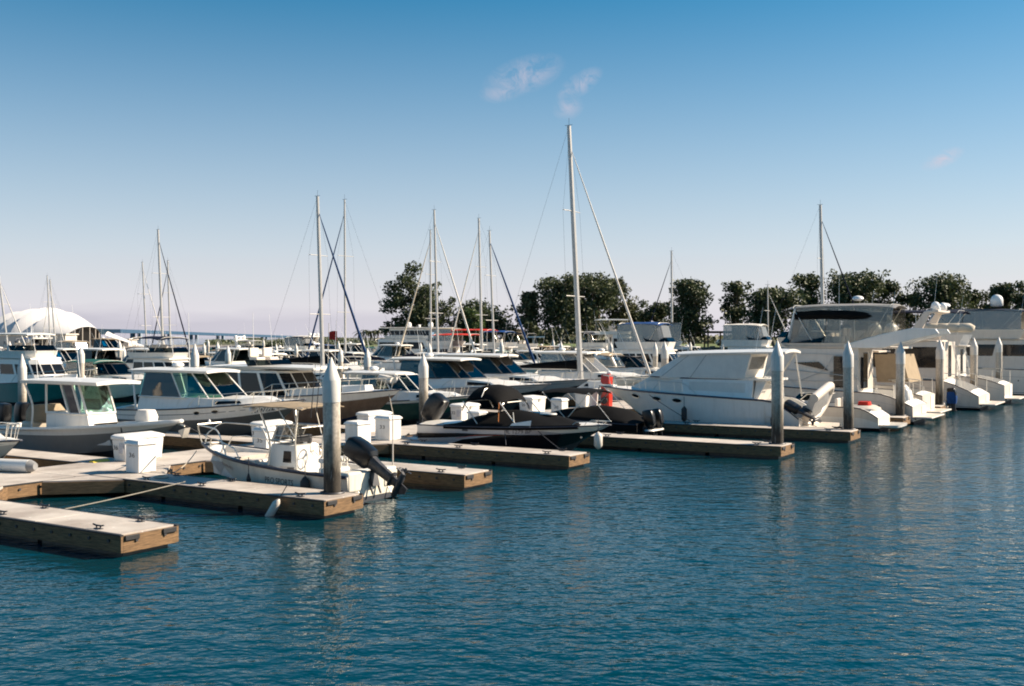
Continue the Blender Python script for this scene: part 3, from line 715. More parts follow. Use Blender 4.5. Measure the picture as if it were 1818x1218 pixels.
    for k in range(1, 6):
        q = k/6; lad.tube([(xh[0]*L-.9+.65*q, .35, .6+(zh-.5)*q), (xh[0]*L-.9+.65*q, .75, .6+(zh-.5)*q)], .02, 5)
    build('ladder', lad, 'steel', root)
    zt0 = h.sh(0)
    tp = build('transom_door', MB().box(-.03, -.004, -B*.36, -B*.12, .42, zt0-.06), 'deck', root, bevel=.01)
    build('exhaust_port', MB().tube([(-.05, B*.3, .3), (.0, B*.3, .3)], .09, 10), 'rubber', root)
    sr = MB(); P = [h.pt(.13, 1, 1)+Vector((0, -.08, .5)), h.pt(.05, 1, 1)+Vector((0, -.08, .75)), h.pt(.01, 1, 1)+Vector((0, -.08, .8))]
    for q in (P, [Vector((p.x, -p.y, p.z)) for p in P]):
        sr.tube(q, .02, 5)
        for p in q[1:]: sr.tube([p, p-Vector((0, 0, .75))], .016, 5)
    build_each('stern_rail', sr, 'steel', root)
    if not arch: antenna(bd, bx0+.6, w*.9, zb, 2.6, -.35)
    return h
def sailboat(root, rz, L, B, mast_h, lean=0., lo='white', canvas='c_navy', furl='c_white', cover_boom=True, mr=.1, lod=0, spread=2, jib_r=.07, mast_t=.56):
    h = Hull(L, B, .95, 1.2, dr=.5, rake=.9, flare=1.1, tw=.72, p=2.0, ch=.05)
    hullset(root, h, ((.8, 1), (1., 2)), ['bottom', lo, lo, 'deck'], (.04, .26, .55), .06, rr=.025, n=16)
    c = plan(.27*L, .72*L, B*.32, nose=.8, f1=.6, f2=.3, z=1.0); d = [Vector((p.x-.1, p.y*.88, 1.55)) for p in c]
    hs = House(c, d); o = build('coach_roof', hs.mesh(.08), 'white', root, smooth=25)
    build_each('cabin_window', hs.panes((0, 1, 5, 6), .4, .75, .15), 'port', o)
    co, si = math.cos(-rz), math.sin(-rz); lx, ly = lean*co, lean*si    # world sideways lean in boat axes
    xm = L*mast_t
    def mp(z): q = (z-1.5)/(mast_h-1.5); return Vector((xm+lx*q, ly*q, z))
    m = build('mast', MB().tube([mp(1.4), mp(mast_h*.4), mp(mast_h*.8), mp(mast_h)], mr, 8, r1=mr*.7), 'alu', root)
    sp = MB(); wires = MB()
    zs = [1.5+(mast_h-1.5)*(k+1)/(spread+1) for k in range(spread)]
    for z in zs:
        p = mp(z); ww = B*.36*(1-.25*(z/mast_h))
        sp.tube([p+Vector((-.1, -ww, 0)), p, p+Vector((-.1, ww, 0))], .03, 5)
    build_each('spreader', sp, 'alu', m)
    hd = MB().tube([mp(mast_h), mp(mast_h)+Vector((0, 0, .5))], .012, 4).tube([mp(mast_h)+Vector((-.3, 0, .05)), mp(mast_h)+Vector((.25, 0, .05))], .015, 4)
    build('masthead', hd, 'dkmetal', m)
    for sd in (1, -1):
        prev = Vector((xm-.15, sd*B*.46, 1.15))
        for z in zs:
            p = mp(z)+Vector((-.1, sd*B*.36*(1-.25*(z/mast_h)), 0)); wires.tube([prev, p], .007, 3); prev = p
        wires.tube([prev, mp(mast_h*.97)], .007, 3)
    wires.tube([mp(mast_h), (0.1, 0, 1.1)], .008, 3)
    build('rigging', wires, 'dkmetal', root, smooth=0)
    top = mp(mast_h*.93); bow = Vector((L*.97, 0, 1.3))
    pts = [bow.lerp(top, q) for q in (0, .06, .3, .6, .9, 1)]
    fj = MB()
    rr = [.02, jib_r*1.2, jib_r, jib_r*.8, jib_r*.45, .012]
    for i in range(5): fj.tube([pts[i], pts[i+1]], rr[i], 6, r1=rr[i+1], cap=False)
    build('furled_jib', fj, furl, root)
    bm = build('boom', MB().tube([(xm-.1, 0, 2.3), (xm-L*.38, 0, 2.25)], .07, 6), 'alu', root)
    if cover_boom:
        sc = MB()
        secs = []
        for i in range(9):
            q = i/8; x = xm-.05-L*.36*q; hgt = .42*(1-q)**.7+.14
            secs.append([(x, .16*math.cos(a)*(1-.4*q), 2.3+hgt*.45+hgt*.6*math.sin(a)) for a in [2*PI*k/8 for k in range(8)]])
        sc.loft(secs); build('sail_cover', sc, canvas, bm, smooth=60)
    build('pulpit', h.bow_rail(.62, .55, 4, .02), 'steel', root)
    ll = MB()
    for sd in (1, -1):
        for t in (.05, .2, .35, .5):
            p = h.pt(t, 1, sd); ll.tube([p, p+Vector((0, 0, .6))], .014, 4)
        ll.tube([h.pt(t, 1, sd)+Vector((0, 0, .6)) for t in (.05, .2, .35, .5, .64)], .01, 4)
    build('lifelines', ll, 'steel', root)
    return h
# ------------------------------------------------------------------ camera, sun, sky
cam = bpy.data.cameras.new('camera'); co = bpy.data.objects.new('camera', cam); COL.objects.link(co)
cam.sensor_width = 36.; cam.lens = 36*F/1818; cam.clip_end = 20000.; cam.clip_start = .1
co.location = (0, 0, CAMH); co.rotation_euler = (PI/2-math.atan(11/F), 0, 0); S.camera = co
SUN_AZ, SUN_EL = rad(80), rad(34)           # azimuth clockwise from +Y
sd = Vector((math.sin(SUN_AZ)*math.cos(SUN_EL), math.cos(SUN_AZ)*math.cos(SUN_EL), math.sin(SUN_EL)))
sl = bpy.data.lights.new('sun', 'SUN'); sl.energy = 5.; sl.angle = rad(.53); sl.color = (1., .85, .67)
so = bpy.data.objects.new('sun', sl); COL.objects.link(so); so.rotation_euler = (-sd).to_track_quat('-Z', 'Y').to_euler()
S.view_settings.view_transform = 'Standard'; S.view_settings.look = 'None'; S.view_settings.gamma = 1.; S.view_settings.exposure = EXPOSURE
S.cycles.filter_width = 1.9
S.cycles.max_bounces = 8; S.cycles.transparent_max_bounces = 24; S.cycles.diffuse_bounces = 3; S.cycles.glossy_bounces = 3
S.cycles.caustics_reflective = False; S.cycles.caustics_refractive = False

def make_world():
    w = bpy.data.worlds.new('World'); S.world = w; w.use_nodes = True
    nt = w.node_tree; N = nt.nodes; Lk = nt.links; bg = N['Background']
    sky = N.new('ShaderNodeTexSky'); sky.sky_type = 'NISHITA'; sky.sun_disc = False
    sky.sun_elevation = SUN_EL; sky.sun_rotation = SUN_AZ; sky.altitude = 0; sky.air_density = 1.; sky.dust_density = .6; sky.ozone_density = 2.2
    def math_(op, a, b=None, c=None, clamp=False):
        n = N.new('ShaderNodeMath'); n.operation = op; n.use_clamp = clamp
        for i, x in enumerate((a, b, c)):
            if x is None: continue
            if isinstance(x, (int, float)): n.inputs[i].default_value = x
            else: Lk.new(x, n.inputs[i])
        return n.outputs[0]
    tc = N.new('ShaderNodeTexCoord'); sp = N.new('ShaderNodeSeparateXYZ'); Lk.new(tc.outputs['Generated'], sp.inputs[0])
    X, Y, Z = sp.outputs
    az = math_('ARCTAN2', X, Y); el = math_('ARCSINE', Z)
    cb = N.new('ShaderNodeCombineXYZ'); Lk.new(az, cb.inputs[0]); Lk.new(el, cb.inputs[1])
    nz = N.new('ShaderNodeTexNoise'); nz.inputs['Scale'].default_value = 60; nz.inputs['Detail'].default_value = 9; nz.inputs['Roughness'].default_value = .68; nz.inputs['Distortion'].default_value = 1.1
    Lk.new(cb.outputs[0], nz.inputs['Vector'])
    tot = None
    for ca, ce, ra, re, rot, k in CLOUDS:
        dx = math_('SUBTRACT', az, ca); dy = math_('SUBTRACT', el, ce); c, s_ = math.cos(rot), math.sin(rot)
        a = math_('ADD', math_('MULTIPLY', dx, c/ra), math_('MULTIPLY', dy, s_/ra)); b = math_('ADD', math_('MULTIPLY', dx, -s_/re), math_('MULTIPLY', dy, c/re))
        r = math_('SQRT', math_('ADD', math_('MULTIPLY', a, a), math_('MULTIPLY', b, b)))
        m = math_('MULTIPLY', math_('SUBTRACT', 1., r, clamp=True), k)
        tot = m if tot is None else math_('MAXIMUM', tot, m)
    fac = math_('MULTIPLY', tot, math_('MULTIPLY', math_('SUBTRACT', nz.outputs['Fac'], .36, clamp=True), 4., clamp=True), clamp=True)
    # low bank of thin cloud along the horizon
    n2 = N.new('ShaderNodeTexNoise'); n2.inputs['Scale'].default_value = 9; n2.inputs['Detail'].default_value = 4
    mp = N.new('ShaderNodeMapping'); mp.inputs['Scale'].default_value = (1, 5, 1); Lk.new(cb.outputs[0], mp.inputs[0]); Lk.new(mp.outputs[0], n2.inputs['Vector'])
    band = math_('SUBTRACT', math_('ADD', .028, math_('MULTIPLY', math_('SUBTRACT', n2.outputs['Fac'], .5), .03)), el)
    band = math_('MULTIPLY', band, 70., clamp=True)
    band = math_('MULTIPLY', band, math_('MULTIPLY_ADD', az, -1.6, .42, clamp=True))
    hs = N.new('ShaderNodeHueSaturation'); hs.inputs['Hue'].default_value = SKY_HUE; hs.inputs['Saturation'].default_value = SKY_SAT; hs.inputs['Value'].default_value = 1.
    Lk.new(sky.outputs[0], hs.inputs['Color'])
    tint = N.new('ShaderNodeMix'); tint.data_type = 'RGBA'; tint.blend_type = 'MULTIPLY'; tint.inputs[0].default_value = 1.; tint.inputs[7].default_value = SKY_TINT
    Lk.new(hs.outputs[0], tint.inputs[6])
    # pale lilac air towards the horizon
    hz = N.new('ShaderNodeMix'); hz.data_type = 'RGBA'; hz.inputs[7].default_value = HORIZON
    hf = math_('POWER', math_('SUBTRACT', 1., math_('DIVIDE', math_('MAXIMUM', el, 0.), .40), clamp=True), 1.9)
    Lk.new(math_('MULTIPLY', hf, .88), hz.inputs[0]); Lk.new(tint.outputs[2], hz.inputs[6])
    m1 = N.new('ShaderNodeMix'); m1.data_type = 'RGBA'; m1.inputs[7].default_value = BANK
    Lk.new(band, m1.inputs[0]); Lk.new(hz.outputs[2], m1.inputs[6])
    m2 = N.new('ShaderNodeMix'); m2.data_type = 'RGBA'; m2.inputs[7].default_value = CLOUDCOL
    Lk.new(fac, m2.inputs[0]); Lk.new(m1.outputs[2], m2.inputs[6])
    Lk.new(m2.outputs[2], bg.inputs['Color']); bg.inputs['Strength'].default_value = SKY_STRENGTH
make_world()

# ------------------------------------------------------------------ water
def water():
    m, nt, N, Lk, P = nodemat('harbour water')
    P.inputs['Base Color'].default_value = WATER_COL; P.inputs['Roughness'].default_value = .04; P.inputs['IOR'].default_value = 1.33
    P.inputs['Specular IOR Level'].default_value = .5
    tc = N.new('ShaderNodeTexCoord')
    h = None
    for sc, rot, st, amp, det in WAVES:
        mp = N.new('ShaderNodeMapping'); mp.inputs['Rotation'].default_value = (0, 0, rad(rot)); mp.inputs['Scale'].default_value = (st, 1, 1)
        Lk.new(tc.outputs['Object'], mp.inputs['Vector'])
        n = N.new('ShaderNodeTexNoise'); n.inputs['Scale'].default_value = sc; n.inputs['Detail'].default_value = det; n.inputs['Roughness'].default_value = .5; n.inputs['Distortion'].default_value = .3
        Lk.new(mp.outputs[0], n.inputs['Vector'])
        k = N.new('ShaderNodeMath'); k.operation = 'MULTIPLY'; k.inputs[1].default_value = amp; Lk.new(n.outputs['Fac'], k.inputs[0])
        if h is None: h = k.outputs[0]
        else:
            a = N.new('ShaderNodeMath'); a.operation = 'ADD'; Lk.new(h, a.inputs[0]); Lk.new(k.outputs[0], a.inputs[1]); h = a.outputs[0]
    pn = N.new('ShaderNodeTexNoise'); pn.inputs['Scale'].default_value = .05; pn.inputs['Detail'].default_value = 3; Lk.new(tc.outputs['Object'], pn.inputs['Vector'])
    pm = N.new('ShaderNodeMapRange'); pm.inputs['From Min'].default_value = .35; pm.inputs['From Max'].default_value = .65; pm.inputs['To Min'].default_value = .55; pm.inputs['To Max'].default_value = 1.15
    Lk.new(pn.outputs['Fac'], pm.inputs['Value'])
    pk = N.new('ShaderNodeMath'); pk.operation = 'MULTIPLY'; Lk.new(h, pk.inputs[0]); Lk.new(pm.outputs['Result'], pk.inputs[1]); h = pk.outputs[0]
    bp = N.new('ShaderNodeBump'); bp.inputs['Strength'].default_value = 1.; bp.inputs['Distance'].default_value = 1.
    Lk.new(h, bp.inputs['Height']); Lk.new(bp.outputs['Normal'], P.inputs['Normal'])
    s = 9000
    o = build('water', MB().add([(-s, -200, 0), (s, -200, 0), (s, s, 0), (-s, s, 0)], [(0, 1, 2, 3)]), m, smooth=0)
    tag(o, 'rippled blue green harbour water', 'water', kind='structure')
water()

# ------------------------------------------------------------------ docks
HD = .46
def cleat(par, u, v, along_v=True):
    mb = MB().box(-.11, .11, -.035, .035, 0, .015)
    mb.tube([(-.06, 0, .01), (-.06, 0, .06)], .018, 6).tube([(.06, 0, .01), (.06, 0, .06)], .018, 6)
    mb.tube([(-.17, 0, .085), (-.08, 0, .068), (.08, 0, .068), (.17, 0, .085)], .018, 6)
    mb.xf(Matrix.Translation(W(u, v, HD)) @ Matrix.Rotation(ROT_IN if along_v else math.atan2(UY, UX), 4, 'Z'))
    return build('cleat', mb, 'dkmetal', par)
def uvbox(mb, u0, u1, v0, v1, z0, z1, mi=0):
    c = [(u0, v0), (u1, v0), (u1, v1), (u0, v1)]
    vs = [W(a, b, z0) for a, b in c]+[W(a, b, z1) for a, b in c]
    return mb.add(vs, [(3,2,1,0),(4,5,6,7),(0,1,5,4),(1,2,6,5),(2,3,7,6),(3,0,4,7)], mi)
def dock(name, label, u0, u1, v0, v1, group, along='v', ends=(1, 0), cleats=True, bolts=True, gus=0.):
    root = thing(name, label, 'dock', (0, 0, 0), 0, group)
    d = MB(); L0, L1 = (v0, v1) if along == 'v' else (u0, u1)
    n = max(1, round((L1-L0)/3.05)); i = .075
    for k in range(n):
        a = L0+(L1-L0)*k/n+.011; b = L0+(L1-L0)*(k+1)/n-.011
        if along == 'v': uvbox(d, u0+.004, u1-.004, max(a, v0+.01), min(b, v1), HD-.1, HD)
        else: uvbox(d, max(a, u0+.01), min(b, u1), v0+.004, v1-.004, HD-.1, HD)
    build('deck_slab', d, 'concrete', root, smooth=0, bevel=.012)
    wl = MB(); bl = MB(); z0, z1 = HD-.36, HD-.035
    if along == 'v':
        for uu in (u0-.06, u1+.004): uvbox(wl, uu, uu+.056, v0-.06, v1, z0, z1)
        if ends[0]: uvbox(wl, u0-.002, u1+.002, v0-.062, v0-.004, z0-.004, z1+.002)
    else:
        for vv in (v0-.06, v1+.004): uvbox(wl, u0, u1, vv, vv+.056, z0, z1)
    fl = MB(); seg = max(1, round((L1-L0)/3.05))
    for k in range(seg):
        a = L0+(L1-L0)*k/seg+.08; b = L0+(L1-L0)*(k+1)/seg-.08
        if along == 'v': uvbox(fl, u0+.1, u1-.1, a, b, -.45, HD-.102)
        else: uvbox(fl, a, b, v0+.1, v1-.1, -.45, HD-.102)
    build('float_tub', fl, 'float', root, smooth=0)
    if bolts:
        step = .61; k = L0+.3
        while k < L1-.1:
            for s in (0, 1):
                if along == 'v': p = W(u0-.065 if s == 0 else u1+.065, k, HD-.15); q = p+Vector((UX, UY, 0))*(-.025 if s == 0 else .025)
                else: p = W(k, v0-.065 if s == 0 else v1+.065, HD-.15); q = p+Vector((VX, VY, 0))*(-.025 if s == 0 else .025)
                bl.tube([p, q], .035, 6)
            k += step
        if along == 'v' and ends[0]:
            for a in (u0+.3, u1-.3): bl.tube([W(a, v0-.062, HD-.15), W(a, v0-.09, HD-.15)], .035, 6)
        pass
        if along == 'v' and ends[0]:
            for uu, sg in ((u0+.02, 1), (u1-.02, -1)):
                mb = MB(); uvbox(mb, min(uu, uu+sg*.34), max(uu, uu+sg*.34), v0-.1, v0-.064, HD-.13, HD-.03)
                build('corner_bumper', mb, 'rubber', root, bevel=.01)
    if gus:
        for s in (-1, 1):
            e = u0 if s < 0 else u1
            pts = [(e+s*.066, v1-.002), (e+s*.066, v1-gus), (e+s*gus, v1-.002)]
            g = MB().loft([[W(a, b, HD-.1) for a, b in pts], [W(a, b, HD-.003) for a, b in pts]])
            go = build('gusset', g, 'concrete', root, smooth=0, bevel=.01)
            pw = [(e+s*.07, v1-gus-.05), (e+s*(gus+.03), v1-.03)]
            q = Vector((UX, UY, 0))*s*.028+Vector((-VX, -VY, 0))*.028
            a, b = W(*pw[0], 0)+q*.15, W(*pw[1], 0)+q*.15
            wf = MB().loft([[a+Vector((0,0,z0)), b+Vector((0,0,z0)), b+q*1.6+Vector((0,0,z0)), a+q*1.6+Vector((0,0,z0))], [a+Vector((0,0,z1)), b+Vector((0,0,z1)), b+q*1.6+Vector((0,0,z1)), a+q*1.6+Vector((0,0,z1))]])
            build('fascia', wf, 'wood', go, smooth=0)
    wl.m = [0]*len(wl.f); bl.m = [1]*len(bl.f); wl.arr(bl); build('timber_waler', wl, ['wood', 'dkmetal'], root, smooth=0)
    rs = MB()
    if along == 'v':
        for uu in (u0-.075, u1+.003): uvbox(rs, uu, uu+.072, v0-.06, v1, HD-.034, HD-.004)
    else:
        for vv in (v0-.075, v1+.003): uvbox(rs, u0, u1, vv, vv+.072, HD-.034, HD-.004)
    build_each('rub_strip', rs, 'rubber', root, smooth=0)
    if cleats and along == 'v':
        for v in (v0+.9, v0+(v1-v0)*.5, v1-2.2):
            cleat(root, u0+.14, v); cleat(root, u1-.14, v)
    return root
GF = 'finger docks off the front walkway'
FD = [(13.7, 15.0, 17.75, 'empty concrete finger dock nearest the bottom left corner, no pile on it'),
      (19.14, 20.44, 17.38, 'concrete finger dock under the big pile in front of the cream console boat'),
      (24.8, 26.1, 17.27, 'short finger dock end showing between the cream console boat and the dark speedboat'),
      (30.58, 31.88, 17.13, 'finger dock lying along the dark and silver speedboat'),
      (37.2, 38.6, 12.24, 'long sunlit finger dock with one pile, in front of the white canvas topped cruiser'),
      (44.4, 45.8, 11.7, 'finger dock lying along the hull of the white canvas topped cruiser'),
      (53.5, 54.9, 11.6, 'finger dock beside the inflatable dinghy on the cruiser stern'),
      (63.2, 64.6, 11.7, 'finger dock by the tan curtained cruiser stern'),
      (72.0, 73.4, 11.3, 'finger dock under the dark windowed yacht stern'),
      (82.0, 83.4, 11.4, 'finger dock farthest right along the front row')]
VW = 26.2
for i, (a, b, v, lb) in enumerate(FD):
    dock('finger_dock', lb, a, b, v, VW-.07, GF, gus=1.5 if i < 8 else 0, bolts=i < 7, cleats=i < 8)
dock('walkway_dock', 'long main concrete walkway carrying the dock boxes', -12, 120, VW, 28.9, 'walkway docks', 'u')
GB = 'finger docks behind the front walkway'
for a, lb in ((20.9, 'finger dock behind the white cylinder, left of the green glass console boat'), (28.3, 'finger dock between the green glass console boat and the script lettered express'), (34.6, 'finger dock between the script lettered express and the rust brown bow'),
              (46.3, 'finger dock between the dark green hull and the first black hulled hardtop'), (58.2, 'finger dock beside the tall masted sloop'), (68.2, 'finger dock behind the pair of grey piles at the cruiser bow')):
    dock('finger_dock', lb, a, a+1.3, 28.97, 40.6, GB, gus=0, bolts=False, cleats=False, ends=(0, 0))

# ------------------------------------------------------------------ piles
def pile_parts(root, top, r=.21, n=20):
    build('pile_shaft', MB().lathe([(r, -2), (r, top-1.05)], n), 'pile', root, smooth=60)
    build('pile_cap', MB().lathe([(r+.012, top-1.12), (r+.014, top-.58), (r+.006, top-.56), (.02, top-.01), (.005, top)], n), 'cap', root, smooth=40)
    ring = MB().tube([(math.cos(a)*(r+.07), math.sin(a)*(r+.07), HD+.02) for a in [2*PI*k/16 for k in range(17)]], .03, 6, cap=False)
    build('pile_hoop', ring, 'dkmetal', root)
def pile(x, y, top, label, group, r=.21):
    root = thing('mooring_pile', label, 'pile', (x, y, 0), R.uniform(0, 6), group); root.rotation_euler.x = R.uniform(-.01, .01); root.rotation_euler.y = R.uniform(-.01, .01); pile_parts(root, top, r); return root
GP = 'white capped concrete piles along the dock ends'
def pile_px(px, d, ytop, label, r=.21, g=GP):
    x, y = toward(px, d); return pile(x, y, height(ytop, d), label, g, r)
pile_px(590, 26.6, 634, 'thick concrete pile standing in front of the cream console boat', .215)
pile_px(1380.5, 38.9, 604, 'concrete pile on the sunlit finger dock before the white canvas topped cruiser', .215)
pile_px(1507, 45.0, 605, 'concrete pile just right of the inflatable dinghy and its dark motor')
pile_px(1598, 52.9, 606, 'concrete pile left of the tan cockpit curtain', .21)
pile_px(1668, 61.5, 603, 'concrete pile between the tan curtained cruiser and the blue covered express', .22)
pile_px(1729, 67.8, 599, 'concrete pile in front of the dark windows of the big yacht', .22)
pile_px(1774, 77.4, 598, 'concrete pile nearest the right edge of the marina', .22)
pile_px(752, 48.3, 627, 'concrete pile behind the tilted black outboard of the speedboat', .21)
pile_px(40, 44.6, 628, 'concrete pile in front of the teal hulled trawler at the left edge', .17)
pile_px(345, 52.5, 610, 'white capped pile behind the roof of the script lettered express', .19)
pile_px(652, 63.5, 618, 'white capped pile behind the brown hulled cruiser', .2)
pile_px(1181, 69.5, 606, 'right pile of the pair at the bow of the white canvas topped cruiser', .24)
pile_px(1163, 84, 607, 'left pile of the pair at the bow of the white canvas topped cruiser', .2)

# ------------------------------------------------------------------ dock boxes
def numtext(s, w, h, x, y, z, face):
    uv, fs = text_mesh(s)
    vs = []
    for a, b in uv:
        p = (a-.5)*w; q = (b-.5)*h
        vs.append((x, y+(-p if face == 'u' else 0), z+q) if face == 'u' else (x+p, y, z+q))
    return MB().add(vs, fs)
def chest(u, v, label, num, lu=1.5, lv=.62, hh=.84, note=True):
    # local x along +u, y along +v
    root = thing('dock_box', label, 'dock box', W(u, v, HD+.002), math.atan2(UY, UX), 'white dock boxes and pedestals at the finger roots')
    b = MB().loft([[(-lu/2+.05, -lv/2+.04, 0), (lu/2-.05, -lv/2+.04, 0), (lu/2-.05, lv/2-.04, 0), (-lu/2+.05, lv/2-.04, 0)],
                   [(-lu/2, -lv/2, hh*.8), (lu/2, -lv/2, hh*.8), (lu/2, lv/2, hh*.8), (-lu/2, lv/2, hh*.8)]])
    bo = build('box_body', b, 'plastic', root, bevel=.03)
    mb = MB().box(-.012, .012, -.02, .02, 0, hh*.5); 
    l = MB().loft([[(-lu/2-.03, -lv/2-.03, hh*.8+.004), (lu/2+.03, -lv/2-.03, hh*.8+.004), (lu/2+.03, lv/2+.03, hh*.8+.004), (-lu/2-.03, lv/2+.03, hh*.8+.004)],
                   [(-lu/2-.03, -lv/2-.03, hh*.9), (lu/2+.03, -lv/2-.03, hh*.9), (lu/2+.03, lv/2+.03, hh*.93), (-lu/2-.03, lv/2+.03, hh*.93)],
                   [(-lu/2+.06, -lv/2+.06, hh*.95), (lu/2-.06, -lv/2+.06, hh*.95), (lu/2-.06, lv/2-.06, hh), (-lu/2+.06, lv/2-.06, hh)]])
    build('lid', l, 'plastic', root, bevel=.02)
    if num: build('number_label', numtext(num, .2, .13, -lu/2-.012, .12, hh*.5, 'u'), 'ink', bo, smooth=0)
    if note: build('notice_sheet', MB().box(-lu/2-.014, -lu/2-.004, -lv/2+.06, -lv/2+.26, hh*.3, hh*.66), 'notice', bo)
    build('latch', MB().box(-.06, .06, -lv/2-.05, -lv/2-.03, hh*.7, hh*.86), 'steel', root)
    return root
def pedestal(u, v, label, num, a=.56, b=.56, hh=.92, hose=True):
    root = thing('power_pedestal', label, 'dock box', W(u, v, HD+.002), math.atan2(UY, UX), 'white dock boxes and pedestals at the finger roots')
    bo = build('box_body', MB().box(-a/2, a/2, -b/2, b/2, 0, hh*.86), 'plastic', root, bevel=.02)
    l = MB().loft([[(-a/2-.04, -b/2-.04, hh*.865), (a/2+.04, -b/2-.04, hh*.865), (a/2+.04, b/2+.04, hh*.865), (-a/2-.04, b/2+.04, hh*.865)],
                   [(-a/2-.04, -b/2-.04, hh*.92), (a/2+.04, -b/2-.04, hh*.92), (a/2+.04, b/2+.04, hh*.92), (-a/2-.04, b/2+.04, hh*.92)],
                   [(-a/2+.04, -b/2+.04, hh), (a/2-.04, -b/2+.04, hh), (a/2-.04, b/2-.04, hh*1.02), (-a/2+.04, b/2-.04, hh*1.02)]])
    build('lid', l, 'plastic', root, bevel=.015)
    if num: build('number_label', numtext(num, .24, .13, -a/2-.006, .0, hh*.55, 'u'), 'ink', bo, smooth=0)
    build('socket', MB().tube([(-a*.1, b/2, hh*.55), (-a*.1, b/2+.1, hh*.5)], .05, 8), 'dkmetal', root)
    return root
chest(22.4, 28.2, 'wide white dock box with a printed notice, left of the pedestal numbered 36', '36')
pedestal(20.35, 25.5, 'white pedestal numbered 36 on the root of the finger dock by the cream boat bow', '36', .62, .56)
chest(28.3, 28.25, 'wide white dock box seen over the bow cushion of the cream console boat', '35', 1.45)
pedestal(25.4, 25.6, 'white pedestal half hidden by the T-top legs of the cream console boat', '35')
pedestal(29.95, 25.55, 'blank white box with a coiled hose just right of the big pile', None, .75, .6, .82)
chest(34.2, 28.3, 'wide white dock box behind the pedestal numbered 33', '34')
pedestal(31.75, 25.6, 'white pedestal numbered 33 facing the camera on the speedboat dock', '33', .7, .7, .9)
chest(40.6, 28.2, 'wide white dock box right behind the tilted black outboard', '32')
pedestal(37.9, 25.7, 'low white pedestal under the black bimini of the speedboat', '31', .6, .6, .72)
chest(46.6, 28.2, 'wide white dock box numbered 26 standing above the black boat cover', '26', 1.35, .8, .9)
pedestal(45.0, 25.7, 'white pedestal numbered 28 left of the black bimini dinghy', '28', .62, .6, .92)
chest(52.6, 28.3, 'white dock box behind the black bimini, left of the red hose cabinet', None, 1.5, .7, .9, note=False)
def red_cabinet():
    root = thing('hose_cabinet', 'tall red fire hose cabinet at the bow of the white canvas topped cruiser', 'hose cabinet', W(53.3, 27.4, HD+.002), math.atan2(UY, UX))
    P = [(-.26, 0), (.2, 0), (.22, .6), (.22, 1.4), (.3, 1.72), (-.2, 1.82), (-.3, 1.5), (-.26, .6)]
    build('cabinet_body', MB().side(P, -.26, .26), 'redpaint', root, bevel=.05)
    build('strap', MB().tube([(-.3, .27, 1.35), (-.29, 0, 1.1), (-.29, -.27, .85)], .04, 6), 'white', root)
    build('hose_reel', MB().tube([(-.36, .0, .35), (-.3, 0, .35)], .2, 12), 'rubber', root)
    build('top_knob', MB().lathe([(.06, 0), (.14, .06), (.14, .16), (.03, .24)], 10, 0, (.1, -.1, 1.76)), 'rad', root)
red_cabinet()
t = thing('fender_cylinder', 'large white cylinder with a grey end cap lying on the walkway at the left edge', 'fender', W(18.5, 28.0, HD+.19), math.atan2(VY, VX)+.25)
build('cylinder_body', MB().tube([(0, 0, 0), (3.0, 0, 0)], .185, 16), 'white', t)
build('end_cap', MB().tube([(-.015, 0, 0), (-.12, 0, 0), (-.2, 0, 0)], .185, 14, r1=.1), 'c_grey', t)
tag(build('rope_coil', MB().tube([(W(19.75, 23.9, HD+.02)+Vector((.2*math.cos(a)*(1-a/60), .2*math.sin(a)*(1-a/60), a*.0015))) for a in [k*.5 for k in range(60)]], .014, 5), 'rope'),
    'coiled pale rope by the cleat beside pedestal 36', 'rope')
tag(build('cable_cover', MB().loft([[W(21.0, 28.5, HD+.002), W(21.0, 28.8, HD+.002), W(21.0, 28.65, HD+.07)], [W(21.6, 28.5, HD+.002), W(21.6, 28.8, HD+.002), W(21.6, 28.65, HD+.07)]]), 'yellow'),
    'yellow cable cover on the walkway left of the wide dock box', 'cable cover')
def line(name, label, a, b, sag=.12, r=.014, m='rope'):
    a, b = Vector(a), Vector(b); pts = [a.lerp(b, k/8)-Vector((0, 0, sag*4*(k/8)*(1-k/8))) for k in range(9)]
    tag(build(name, MB().tube(pts, r, 5), m), label, 'rope', 'mooring lines')
line('mooring_line', 'slack pale mooring line running from the near finger dock down over open water', W(19.3, 22.4, HD+.06), W(15.2, 24.0, -.05), .05)

line('mooring_line', 'dark bow line from the green glass console boat down to the walkway', W(25.6, 30.0, 1.35), W(26.6, 28.75, HD+.05), .04, .018, 'ropedk')
line('mooring_line', 'dark bow line from the express boat with script lettering to the walkway', W(31.2, 30.0, 1.75), W(30.2, 28.75, HD+.05), .05, .018, 'ropedk')
line('mooring_line', 'pale bow line from the brown hulled cruiser to the walkway', W(37.4, 30.1, 1.8), W(36.2, 28.75, HD+.05), .08, .018)
line('mooring_line', 'pale bow line from the dark green runabout to the walkway', W(43.3, 30.0, 1.35), W(42.4, 28.75, HD+.05), .06, .018)
line('mooring_line', 'pale stern line from the canvas topped cruiser to its finger dock', W(46.3, 14.8, 1.1), W(45.6, 13.4, HD+.06), .12, .018)
line('mooring_line', 'dark spring line along the canvas topped cruiser hull', W(46.2, 21.5, 1.6), W(45.6, 19.2, HD+.06), .03, .016, 'ropedk')
line('shore_power_cable', 'yellow power cable sagging from pedestal 36 across the walkway', W(20.7, 25.9, HD+.5), W(23.2, 29.2, HD+.03), .12, .016, 'yellow')
